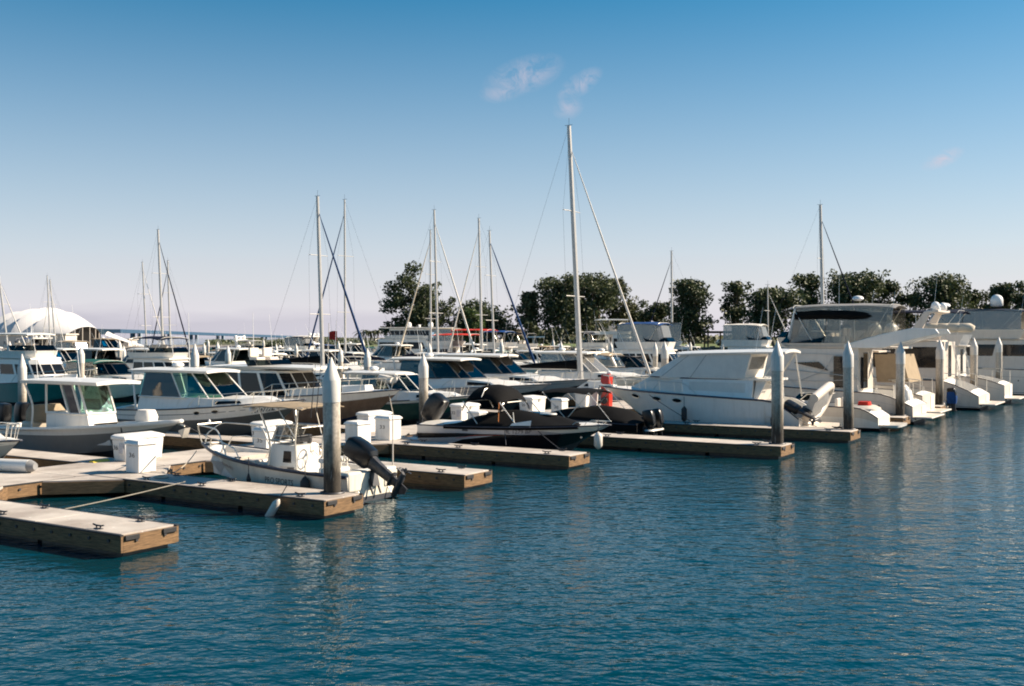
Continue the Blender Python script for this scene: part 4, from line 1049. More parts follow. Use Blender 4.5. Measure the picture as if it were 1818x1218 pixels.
for cu_, cv_, cm_, lb_ in ((21.4, 26.9, 'c_blue', 'blue hose coiled on the walkway behind pedestal 36'), (32.6, 26.6, 'c_teal', 'green hose coiled on the walkway behind pedestal 33'), (27.2, 27.6, 'rope', 'pale rope coil on the walkway beside the wide dock box over the cream boat bow')):
    tag(build('hose_coil', MB().tube([W(cu_, cv_, HD+.02+.004*k)+Vector((.24*math.cos(k*.5)*(1-k/260), .24*math.sin(k*.5)*(1-k/260), 0)) for k in range(52)], .02, 5), cm_), lb_, 'hose')
# the poor fender over the edge of the near finger
def fender(x, y, z, label, m, h=.55, r=.11, tilt=0., ry=0.):
    root = thing('boat_fender', label, 'fender', (x, y, z)); root.rotation_euler = (tilt, ry, 0)
    b = build('fender_body', MB().lathe([(.02, -h/2-.05), (r*.6, -h/2), (r, -h/2+.08), (r, h/2-.08), (r*.6, h/2), (.02, h/2+.06)], 12), m, root, smooth=60)
    build('fender_rope', MB().tube([(0, 0, h/2+.05), (0, .0, h/2+.5)], .012, 5), 'ropedk', root)
p = W(19.0, 18.75, .12); fender(p.x-.12, p.y-.1, p.z, 'dirty pale fender hanging off the near finger dock under a cleat', 'offwhite', .6, .1, .2, .55)
# ------------------------------------------------------------------ front row boats
def boat(name, label, cat, u, v, out=True, group=None, yaw=0.):
    return thing(name, label, cat, W(u, v, 0), (ROT_OUT if out else ROT_IN)+yaw, group)

# cream centre console with raised dark outboard
def cream_boat():
    root = boat('console_boat', 'cream open console boat with T-top and raised dark outboard, behind the big pile', 'boat', 22.05, 18.3, False)
    h = Hull(6.5, 2.3, .72, 1.18, rake=.8, flare=1.8, p=2.6)
    hullset(root, h, ((.5, 1), (1., 1)), ['bottom', 'cream', 'deck'], (.10, .90, .36), .04, rr=.045, n=24)
    build('side_decal', h.letters('PRO SPORTS', .36, 1.05, .5, .16, 1, .2), 'ink', root, smooth=0)
    build('registration', h.letters('CF 0185 RU', .73, .8, .62, .09, 1), 'fadedink', root, smooth=0)
    # raised bow deck and cushion
    a = plan(4.55, 5.9, .72, nose=.7, f1=.62, f2=.2, z=.37); b = [Vector((p.x, p.y*1.02, .80)) for p in a]; a = [Vector((p.x-.1, p.y*.6, p.z)) for p in a]
    bd = build('bow_casting_deck', House(a, b).mesh(.02), 'deck', root, smooth=20)
    build('bow_cushion', House([p+Vector((0, 0, .005)) for p in b], [Vector((p.x-.03, p.y*.95, .93)) for p in b]).mesh(.03), 'offwhite', bd, smooth=20)
    fs = MB().box(3.95, 4.5, -.36, .36, .37, .86); build('forward_seat', fs, 'offwhite', root, bevel=.06)
    w = .46; x = 2.75
    cs = House(plan(x-.5, x+.95, w, nose=.15, f1=.95, f2=.8, z=.365), plan(x-.42, x+.62, w*.95, nose=.12, f1=.95, f2=.75, z=1.36))
    o = build('console', cs.mesh(.05), 'white', root, smooth=20)
    build('console_window', cs.panes((6,), .52, .84, .3), 'port', o)
    build('console_hatch', cs.panes((6,), .08, .42, .18), 'offwhite', o)
    ws = House([p+Vector((.02, 0, .06)) for p in cs.hi], [p+Vector((-.2, 0, .5)) for p in cs.hi])
    g = build('windshield', ws.panes((1, 2, 3, 4, 5), .02, .98, .02), 'vinyl', root, smooth=0)
    build('windshield_frame', ws.posts(.014, (1, 2, 3, 4, 5, 6), lo=False), 'steel', g)
    wheel(root, x-.72, 0, 1.22, .19)
    build('dash_electronics', MB().box(x-.3, x-.1, -.32, .3, 1.42, 1.62), 'dark', root, bevel=.02)
    lp = build('leaning_post', MB().box(1.15, 1.55, -.42, .42, .95, 1.06).tube([(1.2, .4, .36), (1.25, .4, .95)], .02).tube([(1.2, -.4, .36), (1.25, -.4, .95)], .02).tube([(1.5, .4, .36), (1.45, .4, .95)], .02).tube([(1.5, -.4, .36), (1.45, -.4, .95)], .02), 'white', root)
    for k in (-.3, -.1, .1, .3): build('rod_holder', MB().tube([(1.12, k, .95), (1.02, k, 1.35)], .022, 6), 'steel', lp)
    build('cooler', MB().box(1.1, 1.6, -.38, .38, .37, .8), 'white', root, bevel=.04)
    zt = 2.52
    t = build('t_top', canopy(1.75, 3.95, .86, zt, .07, .05, 3, .015), 'c_tan', root, smooth=60)
    fr = MB()
    for sd in (1, -1):
        fr.tube(rpath([(3.35, sd*.52, .37), (3.2, sd*.54, 1.5), (3.5, sd*.72, zt-.1)]), .028, 7)
        fr.tube(rpath([(2.2, sd*.52, .37), (2.3, sd*.54, 1.5), (2.0, sd*.72, zt-.1)]), .028, 7)
        fr.tube([(3.2, sd*.54, 1.5), (2.3, sd*.54, 1.5)], .018).tube([(1.8, sd*.74, zt-.1), (3.9, sd*.74, zt-.1)], .024).tube([(2.3, sd*.54, 1.6), (2.75, sd*.74, zt-.1)], .016)
    for q in (1.85, 2.5, 3.2, 3.85): fr.tube([(q, -.76, zt-.1), (q, .76, zt-.1)], .02)
    build('t_top_frame', fr, 'steel', root)
    sp = MB()
    for k in (-.5, .5): sp.lathe([(.03, 0), (.09, .03), (.1, .12), (.04, .16)], 10, 0, (3.95, k, zt-.3))
    build_each('spreader_light', sp, 'rad', t)
    for k in (-.55, -.35, .35, .55): build('fishing_rod', MB().tube([(1.7, k, zt-.35), (1.5, k*1.05, zt+1.1)], .016, 5, r1=.006), 'dkmetal', root)
    # low bow rail
    for sd in (1, -1):
        P = rpath([h.pt(.60, 1, sd)+Vector((0, -.06*sd, 0)), h.pt(.64, 1, sd)+Vector((0, -.08*sd, .30)), h.pt(.82, 1, sd)+Vector((0, -.1*sd, .36))])
        build('grab_rail', MB().tube(P+[h.pt(.88, 1, sd)+Vector((0, -.1*sd, .3)), h.pt(.9, 1, sd)+Vector((0, -.08*sd, 0))], .016, 6), 'steel', root)
    hi = rpath([(4.6, .88, 1.0), (4.95, .85, 1.72), (6.25, .45, 1.78), (6.52, .14, 1.45), (6.5, .06, 1.18)])
    hj = [Vector((p.x, -p.y, p.z)) for p in hi]
    build('bow_rail', MB().tube(hi, .02, 6).tube(hj, .02, 6).tube([(6.25, .45, 1.78), (6.25, -.45, 1.78)], .02, 6), 'steel', root)
    build('bow_light', MB().lathe([(.02, 0), (.05, .04), (.01, .1)], 8, 0, (6.25, 0, 1.8)), 'rad', root)
    build('anchor_line_locker', MB().box(6.0, 6.25, -.16, .16, 1.19, 1.24), 'offwhite', root, bevel=.02)
    tw = MB().box(-.02, .35, -1.0, -.45, .3, .83).box(-.02, .35, .45, 1.0, .3, .83)
    build_each('transom_corner', tw, 'cream', root, bevel=.05)
    outboard(root, .16, 0, .66, 60, 1.06)
    build('bucket', MB().lathe([(.11, .37), (.15, .68), (.14, .68), (.1, .4)], 12, 0, (3.75, -.62, 0)), 'c_blue', root)
    build('tackle_box', MB().box(.55, .95, .5, .8, .37, .62), 'ink', root, bevel=.02)
    build('coiled_hose', MB().tube([(.7+.16*math.cos(a), -.55+.16*math.sin(a), .38+a*.003) for a in [k*.6 for k in range(36)]], .018, 5), 'yellow', root)
    gr = MB()
    for k, (gx, gy) in enumerate(((2.55, .2), (2.62, -.05), (2.5, -.25))): gr.lathe([(.05, 0), (.07, .05), (.07, .16), (.03, .2)], 10, 0, (gx, gy, 1.37))
    build_each('dash_gear', gr, 'dkmetal', root)
    build('console_grab_rail', MB().tube(rpath([(3.1, .5, 1.38), (3.1, .52, 1.62), (2.4, .52, 1.62), (2.3, .5, 1.38)]), .016, 6), 'steel', root)
    build('console_seat', MB().box(3.55, 3.95, -.34, .34, .37, .8), 'offwhite', root, bevel=.06)
    build('gunwale_rope', MB().tube([h.pt(.12+.5*k/12, 1, 1)+Vector((0, -.05, .03+.015*math.sin(k*2))) for k in range(13)], .014, 5), 'ropedk', root)
    for sd in (.62, -.62): build('trim_tab', MB().box(-.3, -.004, sd-.2, sd+.2, -.02, .0).tube([(-.2, sd, 0), (-.02, sd, .3)], .02), 'steel', root)
    for t_ in (.3, .62, .93): build('deck_cleat', MB().tube([h.pt(t_, 1, 1)+Vector((-.12, -.09, .07)), h.pt(t_, 1, 1)+Vector((.12, -.09, .06))], .018), 'dkmetal', root)
    build('antenna', MB().tube([(2.0, -.7, zt), (1.9, -.7, zt+2.3)], .012, 5, r1=.005), 'rad', root)
    return h, root
ch, croot = cream_boat()
p = W(21.0, 21.6); fender(p.x-.12, p.y-.19, .42, 'small dark fender hanging amidships on the cream console boat', 'rubber', .3, .06)
p = W(20.95, 19.6); fender(p.x-.05, p.y-.1, .42, 'black bell shaped fender at the cream boat stern beside the big pile', 'rubber', .42, .13)
line('mooring_line', 'line from the cream boat bow to the finger dock', W(21.6, 24.6, 1.0), W(20.3, 24.1, HD+.07), .1)
tag(build('dock_pole', MB().tube([W(24.9, 19.9, HD), W(24.9, 19.9, 2.0)], .022, 6), 'offwhite'), 'thin pale pole standing at the transom of the cream console boat', 'pole')

# dark and silver bowrider under a black cover
def speedboat():
    root = boat('speedboat', 'dark and silver speedboat under a black mooring cover with raised bimini', 'boat', 33.75, 24.9, True)
    h = Hull(7.7, 2.5, 1.0, 1.24, rake=1.15, flare=1.5, p=2.7, tw=.9)
    hullset(root, h, ((.62, 1), (1., 2)), ['bottom', 'black', 'silver', 'white'], None, .1, rub='rubrail', rr=.025, n=26)
    for sd in (1, -1):
        build('hull_graphic', h.patch([(.0, .63), (.25, .72), (.5, .72), (.85, .66), (.985, .63)], [(.0, .58), (.25, .60), (.5, .6), (.8, .6), (.985, .61)], sd, 24, .006), 'black', root, smooth=60)
        build('swoosh', h.patch([(.0, .40), (.18, .50), (.33, .60), (.46, .66)], [(.0, .05), (.16, .12), (.28, .46), (.46, .655)], sd, 18, .012), 'silver', root, smooth=60)
        build('accent_line', h.patch([(.24, .50), (.36, .66), (.5, .70)], [(.24, .485), (.36, .645), (.5, .69)], sd, 14, .016), 'redpaint', root, smooth=60)
        build('deck_highlight', h.patch([(.62, 1.0), (.8, 1.0), (.985, 1.0)], [(.62, .96), (.8, .72), (.97, .62)], sd, 16, .008), 'white', root, smooth=60)
    build('registration', h.letters('IL 1279 BP', .60, 1.0, .82, .13, -1), 'ink', root, smooth=0)
    build('hull_vent', MB().tube([h.pt(.3, .85, -1)+Vector((-.12, -.01, 0)), h.pt(.3, .85, -1)+Vector((.12, -.01, 0))], .03, 6), 'dkmetal', root)
    build('bow_eye', MB().tube([h.pt(.93, .3, -1)+Vector((0, .02, 0)), h.pt(.93, .3, -1)+Vector((.01, -.05, 0))], .035, 8), 'steel', root)
    cv = build('mooring_cover', cover(h, .17, .87, .52, .42, 26, 14, .10), 'c_black', root, smooth=60)
    build('windscreen_corner', MB().loft([[h.pt(.55, 1, -1)+Vector((0, -.035, .0)), h.pt(.66, 1, -1)+Vector((0, -.035, .0))], [h.pt(.56, 1, -1)+Vector((.02, .03, .14)), h.pt(.66, 1, -1)+Vector((0, .05, .24))]], closed=False), 'white', root)
    build('bow_hatch', MB().sup([(1.52, 5.15, .34, .2), (1.565, 5.15, .3, .16)], 12), 'white', root)
    # swim platform and steps
    build('swim_platform', MB().sup([(.30, -.35, .62, 1.1), (.40, -.35, .65, 1.12), (.43, -.35, .6, 1.08)], 18, 5), 'silver', root)
    build('stern_steps', MB().box(.05, .9, -.95, .95, .44, .72).box(.4, .9, -.9, .9, .72, .9), 'offwhite', root, bevel=.06)
    outboard(root, .05, .0, .78, 34, 1.3)
    build('tow_eye', MB().tube([(-.5, .8, .42), (-.5, .8, .62)], .05, 8), 'rad', root)
    # bimini, hoops raked, set up over the cockpit
    cp = build('bimini_top', canopy(2.0, 3.75, 1.06, 2.56, .45, .5, 2, .03), 'c_black', root, smooth=70)
    fr = MB()
    for sd in (1, -1):
        fr.tube([(3.72, sd*1.06, 1.95), (4.55, sd*1.12, 1.08)], .02, 6)
        fr.tube([(2.1, sd*1.06, 1.95), (2.9, sd*1.16, 1.02)], .02, 6)
    for q, z in ((2.05, 2.05), (2.9, 2.55), (3.7, 2.05)): fr.tube(rpath([(q, -1.04, z-.45), (q, -.8, z-.12), (q, .8, z-.12), (q, 1.04, z-.45)]), .02, 6)
    build_each('bimini_frame', fr, 'steel', cp)
    build('orange_strap', MB().tube([(3.68, -1.05, 1.95), (3.66, -1.06, 1.25)], .018, 6), 'orange', cp)
    build('bow_rail', h.bow_rail(.84, .14, 2, .014), 'steel', root)
    build('cover_pole', MB().tube([(4.4, -1.1, 1.02), (4.3, -1.06, 1.62)], .014, 5), 'steel', root)
    return h
speedboat()
line('mooring_line', 'dark mooring line from the speedboat foredeck to the finger dock end', W(32.75, 19.6, 1.0), W(31.7, 18.1, HD+.07), .02, .014, 'ropedk')
line('mooring_line', 'short dark line from the speedboat side to its finger dock', W(32.6, 20.9, 1.0), W(31.75, 20.3, HD+.07), .02, .014, 'ropedk')
p = W(33.0, 17.6); fender(p.x+.25, p.y-.2, .75, 'rolled pale fender hanging at the speedboat bow', 'offwhite', .5, .15)

# small black covered boat in the next slip
def black_boat():
    root = boat('covered_boat', 'black covered small boat with raised black bimini and twin motors', 'boat', 41.3, 19.3, False)
    h = Hull(6.0, 2.3, .7, .98, rake=.9)
    hullset(root, h, ((.5, 1), (1., 1)), ['bottom', 'black', 'white'], None, .06, n=20)
    build('mooring_cover', cover(h, .0, .82, .62, .3, 20, 12, .3), 'c_black', root, smooth=60)
    for sd in (.4, -.4): outboard(root, -.05, sd, .5, 12, .8, leg='cowl')
    build('swim_platform', MB().sup([(.42, -.3, .25, .7), (.48, -.3, .23, .65)], 14), 'white', root)
    cp = build('bimini_top', canopy(2.2, 4.7, 1.0, 2.12, .16, .10, 3), 'c_black', root, smooth=60)
    fr = MB()
    for sd in (1, -1):
        fr.tube([(2.3, sd*.98, 1.95), (3.3, sd*1.05, .85)], .018).tube([(4.6, sd*.98, 1.95), (3.4, sd*1.05, .85)], .018).tube([(2.3, sd*.98, 1.95), (1.2, sd*1.08, .8)], .014)
    build('bimini_frame', fr, 'steel', cp)
black_boat()
# tender between the two
# white cruiser with canvas enclosed bridge
def cruiser():
    root = boat('canvas_cruiser', 'white cruiser with navy rub rail and canvas enclosed bridge, three portholes along the hull', 'boat', 47.9, 14.4, False)
    h = Hull(10.45, 3.5, 1.5, 1.88, rake=1.7, dr=.5, flare=1.5, p=2.5, hump=.05, cut=.75)
    hullset(root, h, ((.55, 1), (1., 2)), ['bottom', 'white', 'white', 'deck'], (.03, .2, .8), .1, rub='navy', rr=.045, n=26)
    portholes(root, h, ((.55, .8), (.66, .8), (.79, .8)), 1, .26, .1)
    build('boot_stripe', h.patch([(.0, .03), (.5, .03), (.9, .05)], [(.0, -.02), (.5, -.02), (.9, .0)], 1, 20, .008), 'navy', root, smooth=60)
    
    w = 1.42
    c = plan(2.2, 8.9, w, xm=5.6, nose=1.6, f1=.66, f2=.25, z=0)
    for p in c: p.z = h.sh(p.x/h.L)-.02
    d = [Vector((p.x-(0 if p.x < 6 else (p.x-6)*.42), p.y*.86, 2.42)) for p in c]
    hs = House(c, d); o = build('cabin', hs.mesh(.04), 'white', root, smooth=25)
    build('window_cover', hs.panes((1, 2, 3, 4, 5), .06, .97, .015, .02), 'c_white', o, smooth=0)
    build_each('side_window', hs.panes((0, 6), .3, .8, .1), 'c_white', o, smooth=0)
    build('cabin_door', hs.panes((7,), .05, .85, .35), 'port', o)
    build('window_moulding', MB().tube([p+Vector((0, .02 if p.y > 0 else -.02, .0)) for p in d[4:8]], .03, 6).tube([p+Vector((0, -.02, .0)) for p in d[0:4]], .03, 6), 'navy', o)
    bd = build('bridge_deck', roofplate(1.35, 6.9, 1.3, 2.48, .1, .02, .75), 'white', root, smooth=50)
    e = House(plan(2.6, 7.7, 1.3, xm=5.2, nose=.9, f1=.78, f2=.45, z=2.46), plan(2.3, 5.75, 1.18, xm=4.4, nose=.5, f1=.86, f2=.6, z=3.6))
    en = build('bridge_enclosure', e.mesh(.02, lid=False), 'c_white', root, smooth=20)
    build_each('enclosure_seam', e.posts(.012, (1, 2, 5, 6), lo=False, hi=False), 'c_grey', en)
    build('enclosure_window', e.panes((7,), .35, .85, .1), 'vinyl', en)
    rf = build('hardtop', roofplate(.75, 6.05, 1.3, 3.7, .09, .13, .7, rake=-.14), 'white', root, smooth=50)
    for sd in (1, -1):
        build('roof_support', MB().tube([(1.0, sd*1.15, 3.6), (1.75, sd*1.2, 2.5)], .035, 6).tube([(1.0, sd*1.1, 3.6), (.75, sd*1.3, 1.6)], .03, 6), 'steel', rf)
    lad = MB()
    for y in (.35, .85): lad.tube([(.9, y, 1.2), (1.75, y, 2.52)], .024, 6)
    for k in range(5): q = (k+.6)/5; lad.tube([(.9+.85*q, .35, 1.2+1.32*q), (.9+.85*q, .85, 1.2+1.32*q)], .02, 5)
    build('ladder', lad, 'steel', root)
    build('aft_curtain', House(plan(2.0, 2.19, 1.3, nose=.05, f1=1, f2=.98, z=1.45), plan(1.6, 2.1, 1.1, nose=.05, f1=1, f2=.98, z=2.42)).mesh(0), 'c_white', root, smooth=20)
    build('bow_rail', h.bow_rail(.45, .55, 8, .018), 'steel', root)
    build('bow_pulpit', MB().box(9.75, 10.6, -.22, .22, 1.88, 1.96), 'white', root, bevel=.03)
    build('anchor', MB().tube([(10.0, 0, 1.98), (10.6, 0, 1.92), (10.7, 0, 1.7)], .03, 6).side([(10.45, 1.75), (10.8, 1.7), (10.6, 1.4)], -.16, .16), 'dkmetal', root)
    build('swim_platform', MB().sup([(.3, -.45, .6, 1.5), (.42, -.45, .62, 1.52)], 16, 5), 'offwhite', root)
    build('transom_panel', MB().box(-.05, -.006, -1.1, 1.1, .6, 1.3), 'offwhite', root, bevel=.02)
    lf = MB()
    for x in (1.0, 1.45): lf.tube([h.pt(x/10.1, .15, 1)+Vector((0, .05, 0)), h.pt(x/10.1, .8, 1)+Vector((0, .05, 0))], .016, 5)
    for w_ in (.2, .35, .5): lf.tube([h.pt(.099, w_, 1)+Vector((0, .05, 0)), h.pt(.1436, w_, 1)+Vector((0, .05, 0))], .014, 5)
    build('boarding_ladder', lf, 'steel', root)
    for y in (.9, -.9): antenna(rf, 2.2, y, 3.7, 2.0, -.35)
    return h
cruiser()
p = W(46.05, 19.7); fender(p.x, p.y-.14, .78, 'black fender hanging amidships on the canvas topped cruiser', 'rubber', .62, .13)
p = W(46.2, 15.5); fender(p.x, p.y-.14, .62, 'round black fender on the quarter of the canvas topped cruiser', 'rubber', .45, .16)
def dinghy(root, L, B, r):
    P = [(0, B/2, 0), (L*.55, B/2, 0), (L*.85, B*.36, .06), (L, 0, .14), (L*.85, -B*.36, .06), (L*.55, -B/2, 0), (0, -B/2, 0)]
    build('inflatable_tube', MB().tube(rpath(P, 5), r, 10), 'offwhite', root, smooth=60)
    build('dinghy_floor', MB().loft([[(0, y, -.1) for y in (-B/2, -B/4, 0, B/4, B/2)], [(L*.55, y, -.12-(.14 if y == 0 else 0)) for y in (-B/2, -B/4, 0, B/4, B/2)], [(L*.93, y, .05) for y in (-.2, -.1, 0, .1, .2)]], closed=False), 'c_grey', root, smooth=30)
    build('transom_board', MB().box(.02, .06, -B/2+r, B/2-r, -.1, .22), 'offwhite', root)
    outboard(root, 0, 0, .25, 8, .85)
root = thing('inflatable_dinghy', 'inflatable dinghy stood on its side at the cruiser stern, dark motor hanging', 'dinghy', W(49.2, 12.95, .62), ROT_IN+PI/2+.25)
root.rotation_euler = (rad(-66), rad(-16), math.atan2(UY, UX)-.1)
dinghy(root, 2.7, 1.4, .2)
root.location = W(46.7, 14.05, 1.05)

# low runabout, then the taller bridge yacht in the next slip
root = boat('runabout', 'low open white runabout with rounded stern between two piles, right of the inflatable dinghy', 'boat', 51.6, 12.0, False)
h = Hull(7.0, 2.6, 1.05, 1.3, rake=1.0, cut=.45)
hullset(root, h, ((.5, 1), (1., 2)), ['bottom', 'white', 'offwhite', 'deck'], (.06, .55, .5), .1, n=20)
build('engine_hatch', MB().sup([(.55, .9, .7, .9), (1.0, .9, .68, .86), (1.12, .95, .5, .7)], 16), 'offwhite', root)
seat(root, 2.3, -.5, .5, .6, .55, .5); seat(root, 2.3, .5, .5, .6, .55, .5)
lo_ = plan(3.0, 4.4, 1.0, nose=.5, f1=.8, f2=.4, z=1.16); hs = House(lo_, [p+Vector((-.5, -p.y*.1, .45)) for p in lo_])
gl = build('windshield', hs.panes((1, 2, 3, 4, 5), .02, .98, .02), 'tint', root, smooth=0); build('windshield_frame', hs.posts(.02, (1, 2, 3, 4, 5, 6)), 'steel', gl)
build('swim_platform', MB().sup([(.2, -.4, .5, 1.05), (.3, -.4, .52, 1.08)], 16, 4), 'white', root)
build('red_cushion', MB().sup([(1.13, .9, .3, .35), (1.3, .9, .26, .3)], 12), 'c_red', root)
root = boat('bridge_yacht', 'large beige sided yacht with clear curtained bridge and dark rolled canvas inside it', 'boat', 57.0, 11.5, False)
yh = flybridge(root, 13.5, 3.8, 1.5, 2.3, 'offwhite', 'offwhite', canvas='c_grey', zh=3.75, zb=4.02, zc=6.1, xh=(.2, .72), xb=(.115, .49), house='offwhite', curtain='clear', sides=False, xc=(.9, 6.4))
build('rolled_canvas', MB().tube([(1.4, 1.05, 5.35), (3.0, 1.42, 5.45), (4.6, 1.4, 5.5), (6.0, 1.2, 5.45)], .24, 8), 'c_black', root)
build('corner_window', MB().loft([[(6.0, 1.50, 3.0), (4.7, 1.50, 3.05), (4.2, 1.52, 2.6)], [(6.0, 1.60, 3.0), (4.7, 1.60, 3.05), (4.2, 1.62, 2.6)]]), 'port', root)
wing = MB()
for sd in (1, -1): wing.side([(-1.2, 4.5), (-1.05, 4.75), (.1, 4.78), (1.5, 4.5), (3.4, 3.95), (3.4, 3.75), (1.4, 3.78), (.2, 4.15)], sd*1.38, sd*1.6)
build_each('bridge_wing', wing, 'white', root, bevel=.04)
build_each('saloon_door', MB().box(2.55, 2.68, .4, 1.0, 1.7, 3.3).box(3.2, 3.9, 1.6, 1.66, 1.75, 3.35), 'port', root)
build('stern_stairs', MB().sup([(.62, .75, .5, .5), (1.6, .85, .42, .46), (1.9, 1.0, .3, .42)], 16), 'white', root, smooth=60)
ml = MB()
for pp in ([(2.7, 1.64, 3.2), (4.0, 1.64, 3.45), (6.0, 1.6, 3.5), (8., 1.5, 3.4)], [(2.7, 1.66, 2.2), (4.5, 1.66, 2.05), (7., 1.6, 2.1)], [(3.9, 1.65, 3.4), (4.4, 1.65, 2.6), (5.6, 1.63, 2.1)]): ml.tube(rpath(pp), .016, 5)
build_each('moulding_line', ml, 'midgrey', root)
lv_ = MB()
for k in range(4): lv_.box(3.0, 4.1, 1.60, 1.655, 2.3+k*.07, 2.335+k*.07)
build_each('vent_louvre', lv_, 'dkgrey', root)
hr_ = MB().tube(rpath([(2.6, 1.55, 1.6), (2.6, 1.7, 2.3), (7.5, 1.62, 2.75), (9.0, 1.3, 2.75)]), .02, 6)
build('side_rail', hr_, 'steel', root)
radome(root, 3.2, -.4, 6.25, .3); antenna(root, 3.8, 1.0, 6.0, 1.6)
root = boat('bridge_yacht', 'white bridge yacht with tan cockpit curtain and twin satellite domes', 'boat', 61.3, 11.9, False)
flybridge(root, 13.5, 3.7, 1.5, 2.2, 'offwhite', 'offwhite', canvas='c_navy', zh=3.5, zb=4.3, zc=None, xh=(.26, .7), xb=(.24, .58), house='offwhite', cut=.2)
cu = House(plan(.7, 3.4, 1.6, nose=.05, f1=1, f2=.98, z=1.9), plan(1.1, 3.4, 1.5, nose=.05, f1=1, f2=.98, z=3.4))
build('cockpit_curtain', cu.panes((0, 6, 7), 0, 1, 0), 'c_tan', root, smooth=0)
satdome(root, 1.9, .5, 4.4, .34); satdome(root, 2.7, .6, 4.4, .34)
build('sun_visor', MB().loft([[(2.4, 1.3, 5.2), (2.4, -1.3, 5.2), (3.4, -1.2, 4.3), (3.4, 1.2, 4.3)], [(2.46, 1.3, 5.2), (2.46, -1.3, 5.2), (3.46, -1.2, 4.3), (3.46, 1.2, 4.3)]]), 'vinyl', root)
wing = MB()
for sd in (1, -1): wing.side([(-.1, 4.3), (.1, 4.55), (1.6, 4.5), (2.9, 4.3), (2.9, 3.7), (1.6, 3.9)], sd*1.45, sd*1.6)
build_each('bridge_wing', wing, 'offwhite', root, bevel=.04)
root = boat('inflatable_dinghy', 'pale inflatable dinghy with a blue covered motor in front of the dark windowed yacht', 'dinghy', 66.6, 11.9, False)
root.location.z = .3; dinghy(root, 3.6, 1.7, .24)
build('motor_cover', MB().sup([(.15, -.25, .26, .2), (.5, -.25, .3, .24), (.8, -.22, .26, .22), (.95, -.2, .12, .12)], 14), 'c_blue', root)
build('dinghy_console', MB().box(1.4, 1.8, -.3, .3, -.05, .75), 'white', root, bevel=.06)
root = boat('motor_yacht', 'big motor yacht with large dark saloon windows and a radar arch at the far right', 'boat', 70.0, 10.4, False)
flybridge(root, 16.5, 4.6, 1.7, 2.6, 'offwhite', 'offwhite', canvas='c_navy', zh=4.05, zb=4.75, zc=None, xh=(.12, .72), xb=(.2, .6), house='offwhite', arch=True, winspan=(.3, .86), cut=.52)
rc_ = MB()
for x_, y_, r_ in ((1.1, 1.3, .5), (1.7, 1.38, .58), (2.35, 1.3, .52), (2.95, 1.36, .6), (3.5, 1.3, .5)): rc_.sup([(4.62, x_, r_*.7, .3), (4.75, x_+.05, r_*1.15, .45), (5.0, x_-.03, r_*1.1, .42), (5.18, x_, r_*.6, .22)], 12, 2.3)
build('rolled_canvas', rc_, 'c_cream', root, smooth=70)
root = boat('bridge_yacht', 'white yacht with dark bimini cut by the right edge of the view', 'boat', 77.2, 10.0, False)
flybridge(root, 14.5, 4.2, 1.7, 2.4, canvas='c_navy', zh=3.7, zb=4.5, zc=6.2, xh=(.2, .7), xb=(.22, .6), house='white', cut=.3)
radome(root, 4.0, 0, 6.3, .4)
root = boat('bridge_yacht', 'pale yacht behind the radar arch with a tall white radome', 'boat', 88.3, 7.2, False)
flybridge(root, 16.5, 4.6, 1.9, 2.6, canvas='c_navy', zh=4.1, zb=4.9, zc=6.5, cut=.1, xh=(.14, .7), xb=(.22, .6), house='offwhite', curtain='vinyl')
satdome(root, 5.0, .5, 6.6, .45)

# ------------------------------------------------------------------ second row, bows to the walkway
root = boat('express_boat', 'white bow poking in at the left edge above the white cylinder', 'boat', 19.2, 29.5+8.2, True)
express(root, 8.2, 2.7, .95, 1.25, 'midgrey', 'white', .75, top='bimini', canvas='c_grey', zw=(1.4, 1.95))
root = boat('console_boat', 'console boat with hull shade painted warm grey, white hard top and green glass windshield', 'boat', 25.3, 29.6+9.4, True)
gh = Hull(9.4, 2.9, .88, 1.42, rake=1.3, flare=1.9, p=2.5)
hullset(root, gh, ((.72, 1), (1., 2)), ['bottom', 'warmgrey', 'white', 'deck'], (.05, .72, .5), .08, rub='white', rr=.075, n=24)
x0 = 3.7
cs = House(plan(x0-.8, x0+1.7, .78, nose=.3, f1=.92, f2=.8, z=.5), plan(x0-.8, x0+1.4, .76, nose=.25, f1=.92, f2=.8, z=1.5))
o = build('console', cs.mesh(.02), 'white', root, smooth=20)
wsd = House([p+Vector((0, 0, .02)) for p in cs.hi], [Vector((p.x-.0 if p.x < x0 else p.x-.5, p.y, 2.62)) for p in cs.hi])
gl = build('windshield', wsd.panes((1, 2, 3, 4, 5), .03, .97, .03), 'green_glass', root, smooth=0); build('window_frame', wsd.posts(.045), 'white', gl)
rf = build('hardtop', roofplate(1.7, 6.1, 1.22, 2.74, .12, .07, .8), 'white', root, smooth=50)
build_each('spreader_light', MB().tube([(6.0, -.5, 2.66), (6.06, -.5, 2.66)], .07, 8).tube([(6.0, .5, 2.66), (6.06, .5, 2.66)], .07, 8), 'rad', rf)
fr = MB()
for s_ in (1, -1): fr.tube(rpath([(2.2, s_*.95, .5), (2.3, s_*.9, 1.8), (1.95, s_*1.05, 2.66)]), .04, 6)
build('hardtop_frame', fr, 'white', rf)
fsn = build('forward_seat', MB().box(5.45, 6.15, -.62, .62, .5, 1.05), 'offwhite', root, bevel=.06); build('seat_cushion', MB().box(5.42, 6.5, -.6, .6, 1.06, 1.2), 'c_black', fsn, bevel=.05)
build('aft_seat', MB().box(1.5, 2.1, -.9, .9, .5, 1.15), 'tan', root, bevel=.08)
build('backrest_cover', MB().sup([(1.15, 1.8, .42, .8), (1.5, 1.75, .4, .75), (1.75, 1.7, .25, .6)], 14), 'c_tan', root)
for k in (-.4, .4): outboard(root, -.05, k, .78, 4)
for y in (-.9, .9): antenna(rf, 2.6, y, 2.8, 2.8, -.5)
